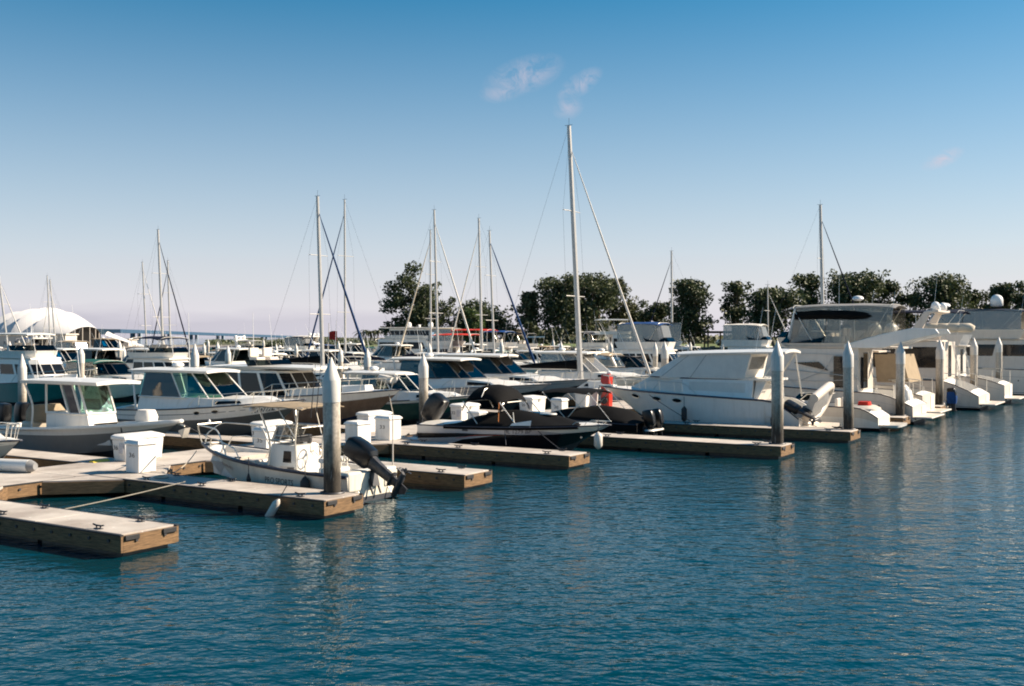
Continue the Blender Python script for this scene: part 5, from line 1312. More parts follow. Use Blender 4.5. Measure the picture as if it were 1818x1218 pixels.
build('bow_cushion', House(plan(6.7, 8.2, .6, nose=.8, f1=.6, f2=.2, z=1.0), plan(6.75, 8.1, .58, nose=.8, f1=.6, f2=.2, z=1.3)).mesh(.05), 'offwhite', root, smooth=20)
build('fender_bag', MB().sup([(1.28, 7.6, .35, .3), (1.5, 7.6, .4, .33), (1.75, 7.6, .3, .25)], 12), 'c_white', root)
build('bow_chock', MB().tube([gh.pt(.8, 1, -1)+Vector((-.1, -.03, .04)), gh.pt(.8, .7, -1)+Vector((-.05, -.03, 0))], .03, 6), 'ropedk', root)
build('anchor', MB().tube([(9.1, 0, 1.35), (9.6, 0, 1.25)], .03).side([(9.4, 1.1), (9.75, 1.2), (9.6, .85)], -.12, .12), 'steel', root)

root = boat('express_boat', 'hardtop express with painted-in shade on its lower hull and script lettering on its bow', 'boat', 31.5, 29.6+10.2, True)
eh = express(root, 10.2, 3.3, 1.2, 1.86, 'dkgrey', 'white', .62, top='hardtop', glass='green_glass', zw=(1.82, 2.86), xw=(.18, .62), trunk=.3, xroof=(.9, 5.6), rake=1.5)
uv, fs = text_mesh('kismet', .45)
build('script_name', eh.letters('kismet', .87, 1.2, .84, .36, -1, .45), 'ink', root, smooth=0)
build('hull_badge', eh.letters('EXPRESS', .9, .5, .68, .06, -1, .2), 'ink', root, smooth=0)
portholes(root, eh, ((.56, .84), (.65, .85)), -1, .17, .08)
root = boat('express_boat', 'rust stained brown hulled cruiser with a row of dark side windows', 'boat', 37.6, 29.6+12.5, True)
rh = flybridge(root, 12.5, 3.5, 1.35, 2.0, 'rust', 'white', .72, zh=2.75, zb=2.9, zc=None, xh=(.2, .60), xb=(.3, .4), win='port', winspan=(.12, .92))
rf = build('long_hardtop', roofplate(1.6, 8.4, 1.5, 2.95, .1, .07, .8), 'white', root, smooth=50)
# white steel pipework with seats: hardtop aft section
root = boat('express_boat', 'dark green hulled runabout with raked windshield, bow behind the dark speedboat motor', 'boat', 43.4, 29.7+8.6, True)
express(root, 8.6, 2.8, .95, 1.45, 'green', 'white', .86, top='hardtop', glass='blue_glass', zw=(1.6, 2.42), xw=(.26, .68), trunk=.3, xroof=(1.0, 4.4))
build('rolled_canvas', MB().tube([(4.4, -.9, 2.2), (4.5, -.4, 2.05), (4.5, .4, 2.05), (4.4, .9, 2.2)], .22, 8).tube([(3.6, -1., 2.3), (4.4, -1., 2.15)], .2, 8), 'c_white', root)
GD = 'pair of black hulled hardtop cruisers'
root = boat('hardtop_cruiser', 'nearer black hulled hardtop cruiser with blue glass, right of the walkway pile', 'boat', 51.0, 29.7+12.5, True, GD)
express(root, 12.5, 3.8, 1.25, 1.75, 'black', 'silver', .55, top='hardtop', glass='blue_glass', zw=(1.98, 3.0), xw=(.24, .62), trunk=.34, xroof=(2.2, 7.2), drive='black', rake=1.7)
root = boat('hardtop_cruiser', 'farther black hulled hardtop cruiser, its bow just left of the red hose cabinet', 'boat', 55.6, 29.7+12.8, True, GD)
express(root, 12.8, 3.8, 1.35, 1.85, 'black', 'silver', .55, top='hardtop', glass='blue_glass', zw=(2.1, 3.15), xw=(.24, .62), trunk=.34, xroof=(2.2, 7.2), drive='black', rake=1.7)
root = boat('express_boat', 'white express boat enclosed in clear vinyl, between the tall masted sloop and the pile pair', 'boat', 65.0, 29.8+11.0, True)
express(root, 11.0, 3.6, 1.2, 1.8, 'offwhite', 'white', .6, top='hardtop', glass='vinyl', zw=(1.95, 3.2), xw=(.25, .66), trunk=.35, xroof=(2.2, 6.4))
SB = 'sailing boats in the marina'
def sail_at(px, d, lab, L, B, top, lean_px, out=True, **k):
    x, y = toward(px, d)
    rz = (ROT_OUT if out else ROT_IN)
    mt = k.get('mast_t', .56); mhz = height(top, d)
    root = thing('sailing_boat', lab, 'sailing boat', (x-math.cos(rz)*L*mt, y-math.sin(rz)*L*mt, 0), rz, SB)
    sailboat(root, rz, L, B, mhz, lean_px/F*d, **k); return root
sail_at(1031, 68.5, 'sloop with the tallest mast in the marina and a long dark sail cover', 12.5, 3.7, 224, -21, mr=.19, canvas='c_black', spread=2)
# ------------------------------------------------------------------ masts farther out (px of the foot, distance, masthead row, lean)
sail_at(573, 84, 'sloop with a thick mast and blue forestay left of the red flag', 12.5, 3.6, 349, -9, mr=.17, furl='c_sail', canvas='c_black', jib_r=.095)
sail_at(613, 97, 'sloop with a thin upright mast whose blue forestay crosses its neighbour', 12.5, 3.6, 355, -1, out=False, mr=.11, furl='c_sail', canvas='c_navy', jib_r=.08)
sail_at(765, 118, 'sloop with the shorter mast before the big round tree, furled sail leaning left', 12, 3.6, 409, -1, out=False, mr=.12, furl='c_cream', canvas='c_navy', jib_r=.1)
sail_at(778, 110, 'sloop with the taller mast before the big round tree, white sail furled to the right', 12.5, 3.6, 373, -7, mr=.14, furl='c_white', canvas='c_navy', jib_r=.095)
sail_at(856, 116, 'sloop with its mast rising over the bright rounded tree', 12, 3.6, 388, -6, out=False, mr=.15, furl='c_white', canvas='c_grey', jib_r=.08)
sail_at(878, 108, 'sloop with a blue forestay between the rounded tree and the slender tree', 12, 3.5, 410, -9, mr=.13, furl='c_sail', canvas='c_navy', jib_r=.11)
sail_at(290, 128, 'sloop with the tall pale mast standing before the bridge piers', 12.5, 3.7, 408, -9, mr=.17, furl='c_navy', canvas='c_black', jib_r=.08)
sail_at(303, 150, 'sloop with the short mast just right of the tall pale one by the bridge', 11, 3.4, 463, -5, out=False, mr=.13, furl='c_navy', canvas='c_navy', jib_r=.08)
sail_at(261, 150, 'sloop with a thin short mast left of the tall pale one by the bridge', 11, 3.4, 466, -8, mr=.12, furl='c_white', canvas='c_navy')
sail_at(90, 175, 'sloop with a thin dark mast in front of the ribbed shell roof', 11, 3.4, 490, -6, mr=.12, canvas='c_navy')
sail_at(100, 182, 'sloop with a leaning white mast touching the top of the ribbed shell roof', 11, 3.4, 497, -11, mr=.15, canvas='c_white', out=False)
sail_at(17, 118, 'sloop with a leaning white mast near the left edge', 10.5, 3.3, 488, -19, mr=.13, canvas='c_white')
sail_at(1193.5, 138, 'sloop with its mast before the dark tree clump, dark forestay to the left', 12, 3.6, 446, -1.5, out=False, mr=.16, furl='c_navy', canvas='c_black', jib_r=.08)
sail_at(1463, 104, 'sloop mast rising behind the clear curtained bridge yacht', 12.5, 3.7, 364, -7, mr=.2, furl='c_navy', canvas='c_navy', jib_r=.08)
sail_at(1364, 120, 'small sloop with a thin bare pole mast behind the canvas topped cruiser', 9, 3., 506, -1, mr=.09, canvas='c_navy')
# red flag on a stern staff
x, y = toward(584, 80)
root = thing('flag', 'red flag flying at the foot of the crossed blue forestays', 'flag', (x, y, 0))
build('flag_staff', MB().tube([(-.1, 0, 1.6), (.0, 0, height(583, 80)+.4)], .025, 5), 'offwhite', root)
g = [[(.02+.2*i, .06*math.sin(i*1.6), height(603, 80)+j*.19-.03*i+.05*math.sin(i*1.3)+(.06*i if j == 3 else 0)) for i in range(4)] for j in range(4)]
build('flag_cloth', MB().loft(g, closed=False), 'c_red', root, smooth=60)

# ------------------------------------------------------------------ rows of boats behind
LAND = [(-60, 70, 'far left under the shell roof'), (70, 150, 'below the dark shell mouth'), (150, 235, 'below the canopy beside the shell'),
        (235, 330, 'below the tall mast by the bridge'), (330, 430, 'below the middle of the bridge'), (430, 540, 'below the bridge right end'),
        (540, 625, 'near the red flag'), (625, 690, 'below the distant palms'), (690, 800, 'below the big round tree'), (800, 920, 'below the bright rounded tree'),
        (920, 990, 'below the slender tree'), (990, 1080, 'behind the tallest mast'), (1080, 1190, 'behind the pile pair'), (1190, 1300, 'below the park pergola'),
        (1300, 1430, 'above the canvas cruiser roof'), (1430, 1900, 'behind the largest bridge yacht')]
CN = {'c_black': 'black', 'c_navy': 'navy', 'c_tan': 'tan', 'c_white': 'white', 'c_grey': 'grey', 'c_teal': 'green', 'c_blue': 'blue', 'c_red': 'red', 'c_cream': 'cream'}
HN = {'white': 'white', 'offwhite': 'offwhite', 'navy': 'navy', 'cream': 'cream', 'midgrey': 'pale grey', 'black': 'black', 'green': 'dark green', 'teal': 'teal', 'tan': 'tan'}
used = set()
PALE = ['white']*5+['offwhite']*3+['cream', 'midgrey']
def proj(p): return 909+F*p.x/p.y
def bg_boat(u, v, out, typ, hullc, can, L, dist_word):
    B = L*.3 if L < 11 else L*.28
    c = W(u, v+L*.5 if out else v+L*.5); px = proj(c)
    land = next((t for a, b, t in LAND if a <= px < b), None)
    if land is None: return
    tn = {'ex': 'express', 'exh': 'hardtop express', 'exc': 'covered runabout', 'fly': 'flybridge cruiser', 'flyc': 'curtained flybridge cruiser', 'con': 'console boat', 'yacht': 'bridge yacht'}[typ]
    for hc in [hullc]+PALE+list(HN):
        for cc in [can]+list(CN):
            if (tn, hc, cc, land) not in used and (tn, hc, cc, land, dist_word) not in used: break
        else: continue
        break
    hullc, can = hc, cc; used.add((tn, hc, cc, land))
    what = {'exh': 'white top', 'con': CN[can]+' T-top', 'exc': CN[can]+' cover', 'ex': CN[can]+' bimini'}.get(typ, CN[can]+' canvas top')
    if typ == 'exh':
        k = 0
        while (tn, hullc, land, k) in used: k += 1
        used.add((tn, hullc, land, k))
        what = ['white top', 'tan top', 'grey top', 'navy top', 'black top', 'cream top'][min(k, 5)]
        rc = ['white', 'c_tan', 'c_grey', 'navy', 'black', 'cream'][min(k, 5)]
    lab = f"{HN[hullc]} hulled {tn} with {what}, {land}"
    root = thing(typ and {'ex': 'express_boat', 'exh': 'hardtop_boat', 'exc': 'covered_boat', 'fly': 'flybridge_boat', 'flyc': 'flybridge_boat', 'con': 'console_boat', 'yacht': 'bridge_yacht'}[typ],
                 lab, 'boat', W(u, v+L if out else v), (ROT_OUT if out else ROT_IN)+R.uniform(-.03, .03), 'boats moored in the rows behind')
    s = L/10
    if px < 650 and typ in ('fly', 'flyc'): s *= .86
    up = 'white' if hullc != 'cream' else 'cream'
    if typ == 'ex': express(root, L, B, 1.0*s+.1, 1.45*s+.15, hullc, up, .6, 'bimini', can, 'tint', (1.6*s+.3, 2.3*s+.35), lod=1, arch=R.random() < .45, curtain='vinyl' if R.random() < .4 else None)
    elif typ == 'exh': express(root, L, B, 1.0*s+.1, 1.5*s+.15, hullc, up, .6, 'hardtop', can, R.choice(['tint', 'port', 'blue_glass']), (1.65*s+.3, 2.6*s+.4), lod=1, roof=rc)
    elif typ == 'exc': express(root, L, B, .9*s+.1, 1.3*s+.15, hullc, up, .6, 'cover', can, 'tint', (1.45*s+.3, 1.9*s+.3), lod=1, cockpit=False)
    elif typ == 'con': console_boat(root, L, B, .8, 1.25, hullc, up, .6, can, R.random() < .4, 2.6, motors=1 if L < 8 else 2, tilt=R.choice([6, 42]), lod=1)
    elif typ in ('fly', 'flyc'): flybridge(root, L, B, 1.3*s, 1.8*s, hullc, up, canvas=can, zh=2.6*s+.2, zb=3.2*s+.2, zc=4.5*s+.3, xh=(.2, .62), lod=1, arch=R.random() < .35, curtain='vinyl' if typ == 'flyc' else None, hard=False)
    else: flybridge(root, L, B, 1.4, 2.1, hullc, up, canvas=can, zh=3.4, zb=4.1, zc=5.6, xh=(.14, .66), lod=1, arch=True, hard=False)
    if typ in ('exh', 'con', 'ex') and R.random() < .45:
        og = MB()
        for sd in (1, -1): og.tube([(L*.45, sd*B*.36, 2.2), (L*.3, sd*B*.5, 2.2+R.uniform(2.2, 3.6))], .022, 4, r1=.01)
        build_each('outrigger', og, 'rad', root)
    return root
def row(v, out, u0, u1, step, lens, word, keep=.86, types=('ex', 'ex', 'exh', 'fly', 'flyc', 'con', 'exc', 'exh')):
    u = u0
    while u < u1:
        L = R.uniform(*lens); c = W(u, v+L/2)
        if -40 < proj(c) < 1850 and R.random() < keep and c.y < 190:
            typ = R.choice(types)
            if proj(c) < 690 and typ in ('fly', 'flyc', 'yacht') and R.random() < .75: typ = R.choice(['ex', 'exh', 'exc', 'con'])
            hullc = R.choice(PALE+['navy', 'black']) if R.random() < .5 else 'white'
            can = R.choice(['c_navy', 'c_navy', 'c_black', 'c_black', 'c_tan', 'c_white', 'c_grey', 'c_blue', 'c_teal'])
            bg_boat(u, v+R.uniform(-.6, .6), out, typ, hullc, can, L, word)
        u += step*R.uniform(.85, 1.15)
# nearest of the background row at the left, placed to match
root = thing('trawler', 'teal hulled trawler with white cabin behind the pile at the left edge', 'boat', W(42.6, 57.5+11), ROT_OUT)
flybridge(root, 11, 3.6, 1.25, 1.8, 'teal', 'teal', canvas='c_navy', zh=2.9, zb=3.45, zc=4.55, xh=(.12, .66), lod=1, house='white', winspan=(.4, .8), hard=True)
root = thing('express_boat', 'white express with green canvas enclosure, right of the teal hulled trawler', 'boat', W(47.6, 57.5+9.5), ROT_OUT)
express(root, 9.5, 3.2, 1.15, 1.6, 'white', 'white', .6, 'bimini', 'c_teal', 'tint', (1.75, 2.5), lod=1, curtain='vinyl', xroof=(.8, 4.2))
root = thing('flybridge_boat', 'white flybridge boat with dark blue awnings between the two left white capped piles', 'boat', W(53.2, 57+11), ROT_OUT)
flybridge(root, 11, 3.5, 1.3, 1.9, canvas='c_navy', zh=2.7, zb=3.2, zc=4.4, xh=(.2, .6), lod=1)
root = thing('express_boat', 'white arch backed sport boat behind the brown hulled cruiser roof', 'boat', W(65.5, 57+10.5), ROT_OUT)
express(root, 10.5, 3.4, 1.2, 1.7, 'white', 'white', .6, 'bimini', 'c_black', 'tint', (1.8, 2.6), lod=1, arch=True)
row(57, True, 70, 152, 4.7, (8.5, 12), 'near', .94)
row(71.5, False, 46, 150, 4.9, (8, 11.5), 'second', .92)
row(84, True, 54, 118, 5.0, (8, 11), 'fairway', .8, ('ex', 'exh', 'con', 'exc', 'exh'))
row(97, True, 64, 152, 5.2, (8, 12), 'third', .9)
row(112, False, 70, 150, 5.4, (8, 11), 'fourth', .88, ('ex', 'exh', 'fly', 'flyc', 'con'))
row(140, True, 90, 140, 7.0, (9, 14), 'fifth', .7, ('fly', 'flyc', 'exh', 'yacht'))
# second row continues behind the big yachts
row(29.8, True, 74, 150, 6.2, (9, 12), 'near row', .7, ('ex', 'flyc', 'exh'))
# tall white yacht in front of the round tree and the dark canvas cruiser before the park
x, y = toward(745, 150)
root = thing('motor_yacht', 'long white multi deck yacht with rows of windows before the big round tree', 'boat', (x-7.5, y, 0), rad(-8)); root.scale = (.85, .85, .82)
flybridge(root, 21, 5., 2.3, 3.2, 'offwhite', 'white', canvas='c_white', zh=4.9, zb=5.5, zc=None, xh=(.12, .78), xb=(.2, .66), lod=1, trunk=False, winspan=(.35, .8))
up = House(plan(4.4, 14.5, 1.9, nose=.6, f1=.85, f2=.5, z=5.0), plan(4.4, 13.6, 1.8, nose=.6, f1=.85, f2=.5, z=6.7)); o = build('upper_cabin', up.mesh(.05), 'white', root, smooth=25)
build_each('cabin_window', up.panes((0, 6), .35, .8, .03, split=7, mb=up.panes((1, 2, 3, 4, 5), .35, .8, .05, split=2)), 'port', o, smooth=0)
build('upper_roof', roofplate(2.6, 14.6, 2.3, 6.85, .12, .08, .7), 'white', root, smooth=50); satdome(root, 7., 1., 6.95, .42); satdome(root, 11, -.6, 6.95, .42); openradar(root, 9., 0, 6.95, 1.6)
x, y = toward(1150, 112)
root = thing('flybridge_boat', 'grey sided flybridge cruiser with long black bimini before the park trees', 'boat', (x+5.5, y, 0), rad(172))
flybridge(root, 12.5, 4., 1.5, 2.2, 'midgrey', 'offwhite', canvas='c_black', zh=3.3, zb=3.9, zc=5.9, xh=(.1, .66), lod=1, curtain='vinyl')
x, y = toward(1110, 128)
root = thing('trawler', 'white pilothouse boat with a stubby mast peeking over the black bimini', 'boat', (x-5, y, 0), rad(8))
flybridge(root, 11, 3.6, 1.6, 2.4, canvas='c_white', zh=4.6, zb=5.0, zc=6.4, xh=(.3, .7), lod=1, hard=True)
for px, d, py, w, lb in ((843, 128, 584, 9.5, 'express boat under a high flat red awning, before the bright rounded tree'), (812, 122, 592, 9.5, 'express boat under a lower red awning, right of the long white yacht')):
    x, y = toward(px, d)
    root = thing('express_boat', lb, 'boat', (x-3, y, 0), rad(-20))
    zt = height(py, d)
    express(root, w, 3.1, 1.2, 1.6, 'white', 'white', .6, 'bimini', 'c_white', 'tint', (1.7, 2.3), lod=1)
    build('awning', canopy(.8, 5.6, 1.7, zt, .15, .1), 'c_red', root, smooth=60)
    fr = MB()
    for qx in (1., 3.2, 5.4): fr.tube(hoop(qx, qx, 1.6, zt, 1.2), .025, 5)
    build('awning_frame', fr, 'steel', root)
# docks and piles between the back rows
for v, lb in ((69, 'second walkway behind the front rows of boats'), (110, 'third walkway in the middle of the marina'), (153, 'farthest walkway of the marina')):
    dock('walkway_dock', lb, 40 if v < 100 else 60, 150, v, v+2.2, 'walkway docks', 'u', bolts=False, cleats=False)
proto = None
spots = []
for v in (55.5, 84.5, 95.5, 125.5):
    u = {55.5: 40, 84.5: 54, 95.5: 62, 125.5: 78}[v]
    while u < 150:
        c = W(u, v)
        if -10 < proj(c) < 1500 and c.y < 175: spots.append((u, v))
        u += 11.5
for i, (u, v) in enumerate(spots):
    c = W(u, v); px = proj(c); land = next((t for a, b, t in LAND if a <= px < b), '')
    word = {55.5: 'nearer', 84.5: 'middle distance', 95.5: 'farther', 125.5: 'farthest'}[v]
    lb = f'{word} background white capped pile {land}'
    k = lb
    if k in used: k = f'slightly shorter {word} background white capped pile {land}'
    if k in used: k = f'second {word} background white capped pile {land}'
    used.add(k)
    if proto is None:
        proto = thing('mooring_pile', k, 'pile', (c.x, c.y, 0), 0, 'white capped piles among the background boats'); pile_parts(proto, 3.9, .2, 12)
    else:
        o = proto.copy(); COL.objects.link(o); o.location = (c.x, c.y, R.uniform(-.4, .15)); o['label'] = k
        for chd in proto.children:
            q = chd.copy(); q.parent = o; COL.objects.link(q)

# ------------------------------------------------------------------ park, shore, trees
def ground(name, pts, z, m, label, cat, bank=None):
    mb = MB(); n = len(pts)
    mb.add([(x, y, z) for x, y in pts], [tuple(range(n))])
    o = build(name, mb, m, smooth=0); tag(o, label, cat, kind='structure'); return o
def lawnmat():
    m, nt, N, Lk, P = nodemat('park lawn')
    tc = N.new('ShaderNodeTexCoord'); nz = N.new('ShaderNodeTexNoise'); nz.inputs['Scale'].default_value = .12; nz.inputs['Detail'].default_value = 8
    Lk.new(tc.outputs['Object'], nz.inputs['Vector'])
    cr = N.new('ShaderNodeValToRGB'); cr.color_ramp.elements[0].color = (.06, .10, .02, 1); cr.color_ramp.elements[1].color = (.17, .19, .05, 1)
    cr.color_ramp.elements[0].position = .35; cr.color_ramp.elements[1].position = .65
    Lk.new(nz.outputs['Fac'], cr.inputs['Fac']); Lk.new(cr.outputs['Color'], P.inputs['Base Color']); P.inputs['Roughness'].default_value = .9
    return m
LAWN = lawnmat()
shore = [(-34, 520), (-36, 300), (-33, 222), (-20, 206), (40, 203), (110, 198), (190, 190), (420, 180)]
ground('park_lawn', [(x, y+3) for x, y in shore]+[(900, 180), (900, 900), (-34, 900)], 2.3, LAWN, 'green park lawn beyond the marina', 'lawn')
bk = MB().loft([[(x, y, -1) for x, y in shore], [(x, y+3, 2.31) for x, y in shore]], closed=False)
tag(build('shore_bank', bk, mat('riprap earth', (.10, .085, .065), .9, var=.4, vscale=1.2, bump=.8, bscale=3)), 'dark stony bank at the edge of the park', 'bank', kind='structure')
rb = MB()
for i in range(420):
    k = R.randrange(2, len(shore)-1); q = R.random(); x = shore[k][0]*(1-q)+shore[k+1][0]*q; y = shore[k][1]*(1-q)+shore[k+1][1]*q; t = R.random()
    s = R.uniform(.3, .75); c = (x, y+3*t-.2, -.3+2.6*t)
    vs = [(c[0]+s*math.cos(a)*math.cos(b)*R.uniform(.7, 1.2), c[1]+s*math.sin(a)*math.cos(b)*R.uniform(.7, 1.2), c[2]+s*math.sin(b)*R.uniform(.6, 1)) for b in (-.7, .1, .8) for a in (0, 1.25, 2.5, 3.8, 5.1)]
    fs = [(j*5+m_, j*5+(m_+1) % 5, (j+1)*5+(m_+1) % 5, (j+1)*5+m_) for j in range(2) for m_ in range(5)]+[(10, 11, 12, 13, 14)]
    rb.add(vs, fs)
tag(build('shore_rocks', rb, mat('brown rocks', (.13, .105, .08), .9, var=.5, vscale=.6), smooth=20), 'brown riprap rocks along the park shore', 'rocks', kind='stuff')

def tree(name, label, px, d, top, wpx, kind, base=None, trunk=.25, n=2400, blobs=15, leaf='leaf', fork=2, low=.1, ls=.62, lobes=None):
    """crown of many small leaf faces gathered in clumps around branch ends"""
    x, y = toward(px, d); z0 = 2.3; H = height(top, d)-z0; w = wpx/F*d*(1.0 if px < 800 else 1.1 if px < 960 else 1.28)
    root = thing(name, label, 'tree', (x, y, z0), 0, 'park trees behind the marina')
    rr = random.Random(int(px*7+top)); cl = []
    if lobes:                                    # (dx, dz, r) in fractions
        for a, b, r in lobes:
            for _ in range(max(2, int(blobs/len(lobes)))):
                cl.append((Vector((a*w/2+rr.gauss(0, r*w*.3), rr.gauss(0, r*w*.3), b*H+rr.gauss(0, r*w*.26))), r*w*rr.uniform(.38, .62)))
    else:
        for _ in range(blobs):
            a = rr.uniform(0, 2*PI); q = rr.random()**.55
            zz = low+(1-low)*rr.random()**.9
            e = .66+.34*math.sin(PI*min(1, (zz-low)/(1-low)*.75+.25)) if kind == 'round' else .5+.5*math.sin(PI*zz)
            r = w*rr.uniform(.15, .25) if kind == 'round' else w*rr.uniform(.18, .3)
            cl.append((Vector((math.cos(a)*q*(w/2-r*.6)*e, math.sin(a)*q*(w/2-r*.6)*e, min(zz*H, H-r*.75))), r))
    for _ in range(int(blobs*.7)):
        c0, r0 = rr.choice(cl[:blobs]); a = rr.uniform(0, 2*PI); e_ = rr.uniform(-.2, 1.)
        dv = Vector((math.cos(a)*math.cos(e_), math.sin(a)*math.cos(e_), math.sin(e_)))
        p_ = c0+dv*r0*rr.uniform(.95, 1.35)
        if p_.z < H*1.02: cl.append((p_, r0*rr.uniform(.22, .4)))
    tk = MB(); tr = trunk
    for f in range(fork):
        a = 2*PI*f/fork+rr.uniform(-.4, .4); dx = (w*.12 if fork > 1 else 0)
        p1 = Vector((math.cos(a)*dx, math.sin(a)*dx*.6, H*.34)); b0 = Vector((math.cos(a)*tr*.7, math.sin(a)*tr*.5, -.2))
        tk.tube([b0, b0.lerp(p1, .5)+Vector((rr.gauss(0, .15), 0, 0)), p1], tr, 7, r1=tr*.6)
        mine = cl[f::fork]
        for c, r in mine:
            mid = p1.lerp(c, .5)+Vector((0, 0, -r*.2)); tk.tube([p1, mid, c], tr*.34, 5, r1=.03)
    build('trunk', tk, 'bark', root, smooth=60)
    V = []; Fc = []; tot = sum(r*r for c, r in cl)
    for c, r in cl:
        k = int(2.6*n*r*r/tot)
        for _ in range(k):
            dv = Vector((rr.gauss(0, 1), rr.gauss(0, 1), rr.gauss(0, 1))).normalized()
            p = c+Vector((dv.x, dv.y, dv.z*.82))*r*(rr.random()**.5)*(1.25 if rr.random() < .08 else 1.)
            s = ls*rr.uniform(.55, 1.25)
            e1 = Vector((rr.gauss(0, 1), rr.gauss(0, 1), rr.gauss(0, .7))).normalized(); e2 = e1.cross(Vector((rr.gauss(0, 1), rr.gauss(0, 1), rr.gauss(0, 1)))).normalized()
            o = len(V); V += [p-e1*s*.5, p+e2*s*.3+e1*.1*s, p+e1*s*.55, p-e2*s*.32]; Fc.append((o, o+1, o+2, o+3))
    mb = MB(); mb.add(V, Fc); build('crown', mb, leaf, root, smooth=0, normals=False)
    return root
T = [('evergreen_tree', 'big airy round tree behind the long white yacht', 733, 212, 488, 112, 'round', dict(n=4200, blobs=44, fork=3, trunk=.3, lobes=[(0, .82, .33), (-.45, .66, .3), (.45, .62, .32), (.05, .5, .36), (-.2, .34, .25), (.62, .36, .26), (-.88, .26, .16), (-.4, .12, .14)])),
     ('evergreen_tree', 'low rounded tree with a bright green patch', 850, 216, 541, 120, 'round', dict(n=3600, blobs=40, fork=3, lobes=[(0, .8, .32), (-.5, .5, .34), (.4, .6, .32), (.75, .3, .26), (0, .38, .35), (-.8, .15, .2)], leaf='leaf')),
     ('evergreen_tree', 'slender thin crowned tree between the rounded tree and the large dark clump', 938, 214, 518, 44, 'tall', dict(n=1100, blobs=22, fork=2, low=.3, leaf='leaf2')),
     ('evergreen_tree', 'small round bush tree at the foot of the slender tree', 944, 208, 571, 34, 'round', dict(n=700, blobs=14, low=.1)),
     ('evergreen_tree', 'large dark tree left of the tallest mast', 995, 214, 490, 84, 'round', dict(n=3400, blobs=36, fork=3, low=.14)),
     ('evergreen_tree', 'large dark tree right behind the tallest mast', 1052, 216, 484, 88, 'round', dict(n=3400, blobs=36, fork=3, low=.14)),
     ('evergreen_tree', 'olive feathery tree right of the tallest mast', 1092, 222, 496, 52, 'tall', dict(n=1600, blobs=26, low=.2, leaf='leaf2')),
     ('evergreen_tree', 'low dark tree falling away right of the feathery tree', 1124, 226, 532, 56, 'round', dict(n=1500, blobs=22, low=.15)),
     ('evergreen_tree', 'low dark tree left of the sloop mast with the dark forestay', 1168, 220, 538, 52, 'round', dict(n=1500, blobs=22, low=.15)),
     ('evergreen_tree', 'tall dense dark tree right of the sloop mast with the dark forestay', 1228, 212, 496, 72, 'round', dict(n=3000, blobs=34, low=.14, fork=3)),
     ('evergreen_tree', 'slender open tree standing alone right of the pergola', 1306, 212, 500, 44, 'tall', dict(n=1100, blobs=24, fork=3, low=.42)),
     ('evergreen_tree', 'broad dark tree with pale forked trunk behind the thin pole mast', 1376, 205, 512, 92, 'round', dict(n=3600, blobs=40, fork=2, low=.26, trunk=.32)),
     ('evergreen_tree', 'tall dark tree left of the mast behind the bridge yacht', 1434, 212, 486, 54, 'tall', dict(n=2200, blobs=30, low=.1)),
     ('evergreen_tree', 'wide domed dark tree above the clear curtained bridge yacht', 1516, 210, 484, 100, 'round', dict(n=4000, blobs=42, fork=3, low=.1)),
     ('evergreen_tree', 'smaller dome shaped tree right of the wide domed tree', 1570, 216, 498, 56, 'round', dict(n=1800, blobs=24, low=.1)),
     ('evergreen_tree', 'low dark tree in the gap before the radar arch', 1610, 222, 522, 44, 'round', dict(n=1200, blobs=16, low=.1)),
     ('evergreen_tree', 'gappy spreading dark tree above the twin satellite domes', 1668, 214, 488, 96, 'round', dict(n=3000, blobs=36, low=.1, fork=3)),
     ('evergreen_tree', 'low tree right of the radar arch', 1728, 220, 515, 56, 'round', dict(n=1600, blobs=20, low=.1)),
     ('evergreen_tree', 'dark tree second from the right edge', 1776, 216, 503, 46, 'round', dict(n=1500, blobs=22, low=.1)),
     ('evergreen_tree', 'dark tree cut by the right edge', 1816, 212, 498, 54, 'round', dict(n=1700, blobs=22, low=.1))]
for nm, lb, px, d, top, wp, kd, kw in T: tree(nm, lb, px, d, top, wp, kd, **kw)
tree('young_tree', 'bright green young tree in front of the low rounded tree', 838, 208, 546, 44, 'round', n=1000, blobs=18, leaf='leaf3', low=.1)
def palm(px, d, top, lb):
    x, y = toward(px, d); z0 = 2.; H = height(top, d)-z0-1.2
    root = thing('palm_tree', lb, 'palm', (x, y, z0), 0, 'distant palms beyond the marina'); rr = random.Random(px)
    build('trunk', MB().tube([(0, 0, 0), (.2, 0, H*.5), (0, 0, H)], .3, 7, r1=.2), 'bark', root)
    mb = MB()
    for k in range(16):
        a = 2*PI*k/16+rr.uniform(-.2, .2); up = rr.uniform(-.3, 1.); L = rr.uniform(2.2, 2.9)
        P = [Vector((math.cos(a)*L*q, math.sin(a)*L*q, H+up*L*q*.8-L*.9*q*q)) for q in (0, .3, .6, 1)]
        sdv = Vector((-math.sin(a), math.cos(a), 0))
        mb.loft([[p-sdv*w_, p+Vector((0, 0, .12)), p+sdv*w_] for p, w_ in zip(P, (.1, .35, .3, .03))], closed=False)
    build('crown', mb, 'leaf2', root, smooth=0)
for px, top, lb in ((638, 586, 'short distant palm at the left of the palm cluster'), (649, 582, 'distant palm with drooping fronds second from the left of the cluster'), (657, 584, 'middle palm of the distant cluster'), (664, 583, 'second palm from the right of the distant cluster'), (670, 582, 'distant palm at the right of the cluster, next to the big tree')):
    palm(px, 420, top, lb)
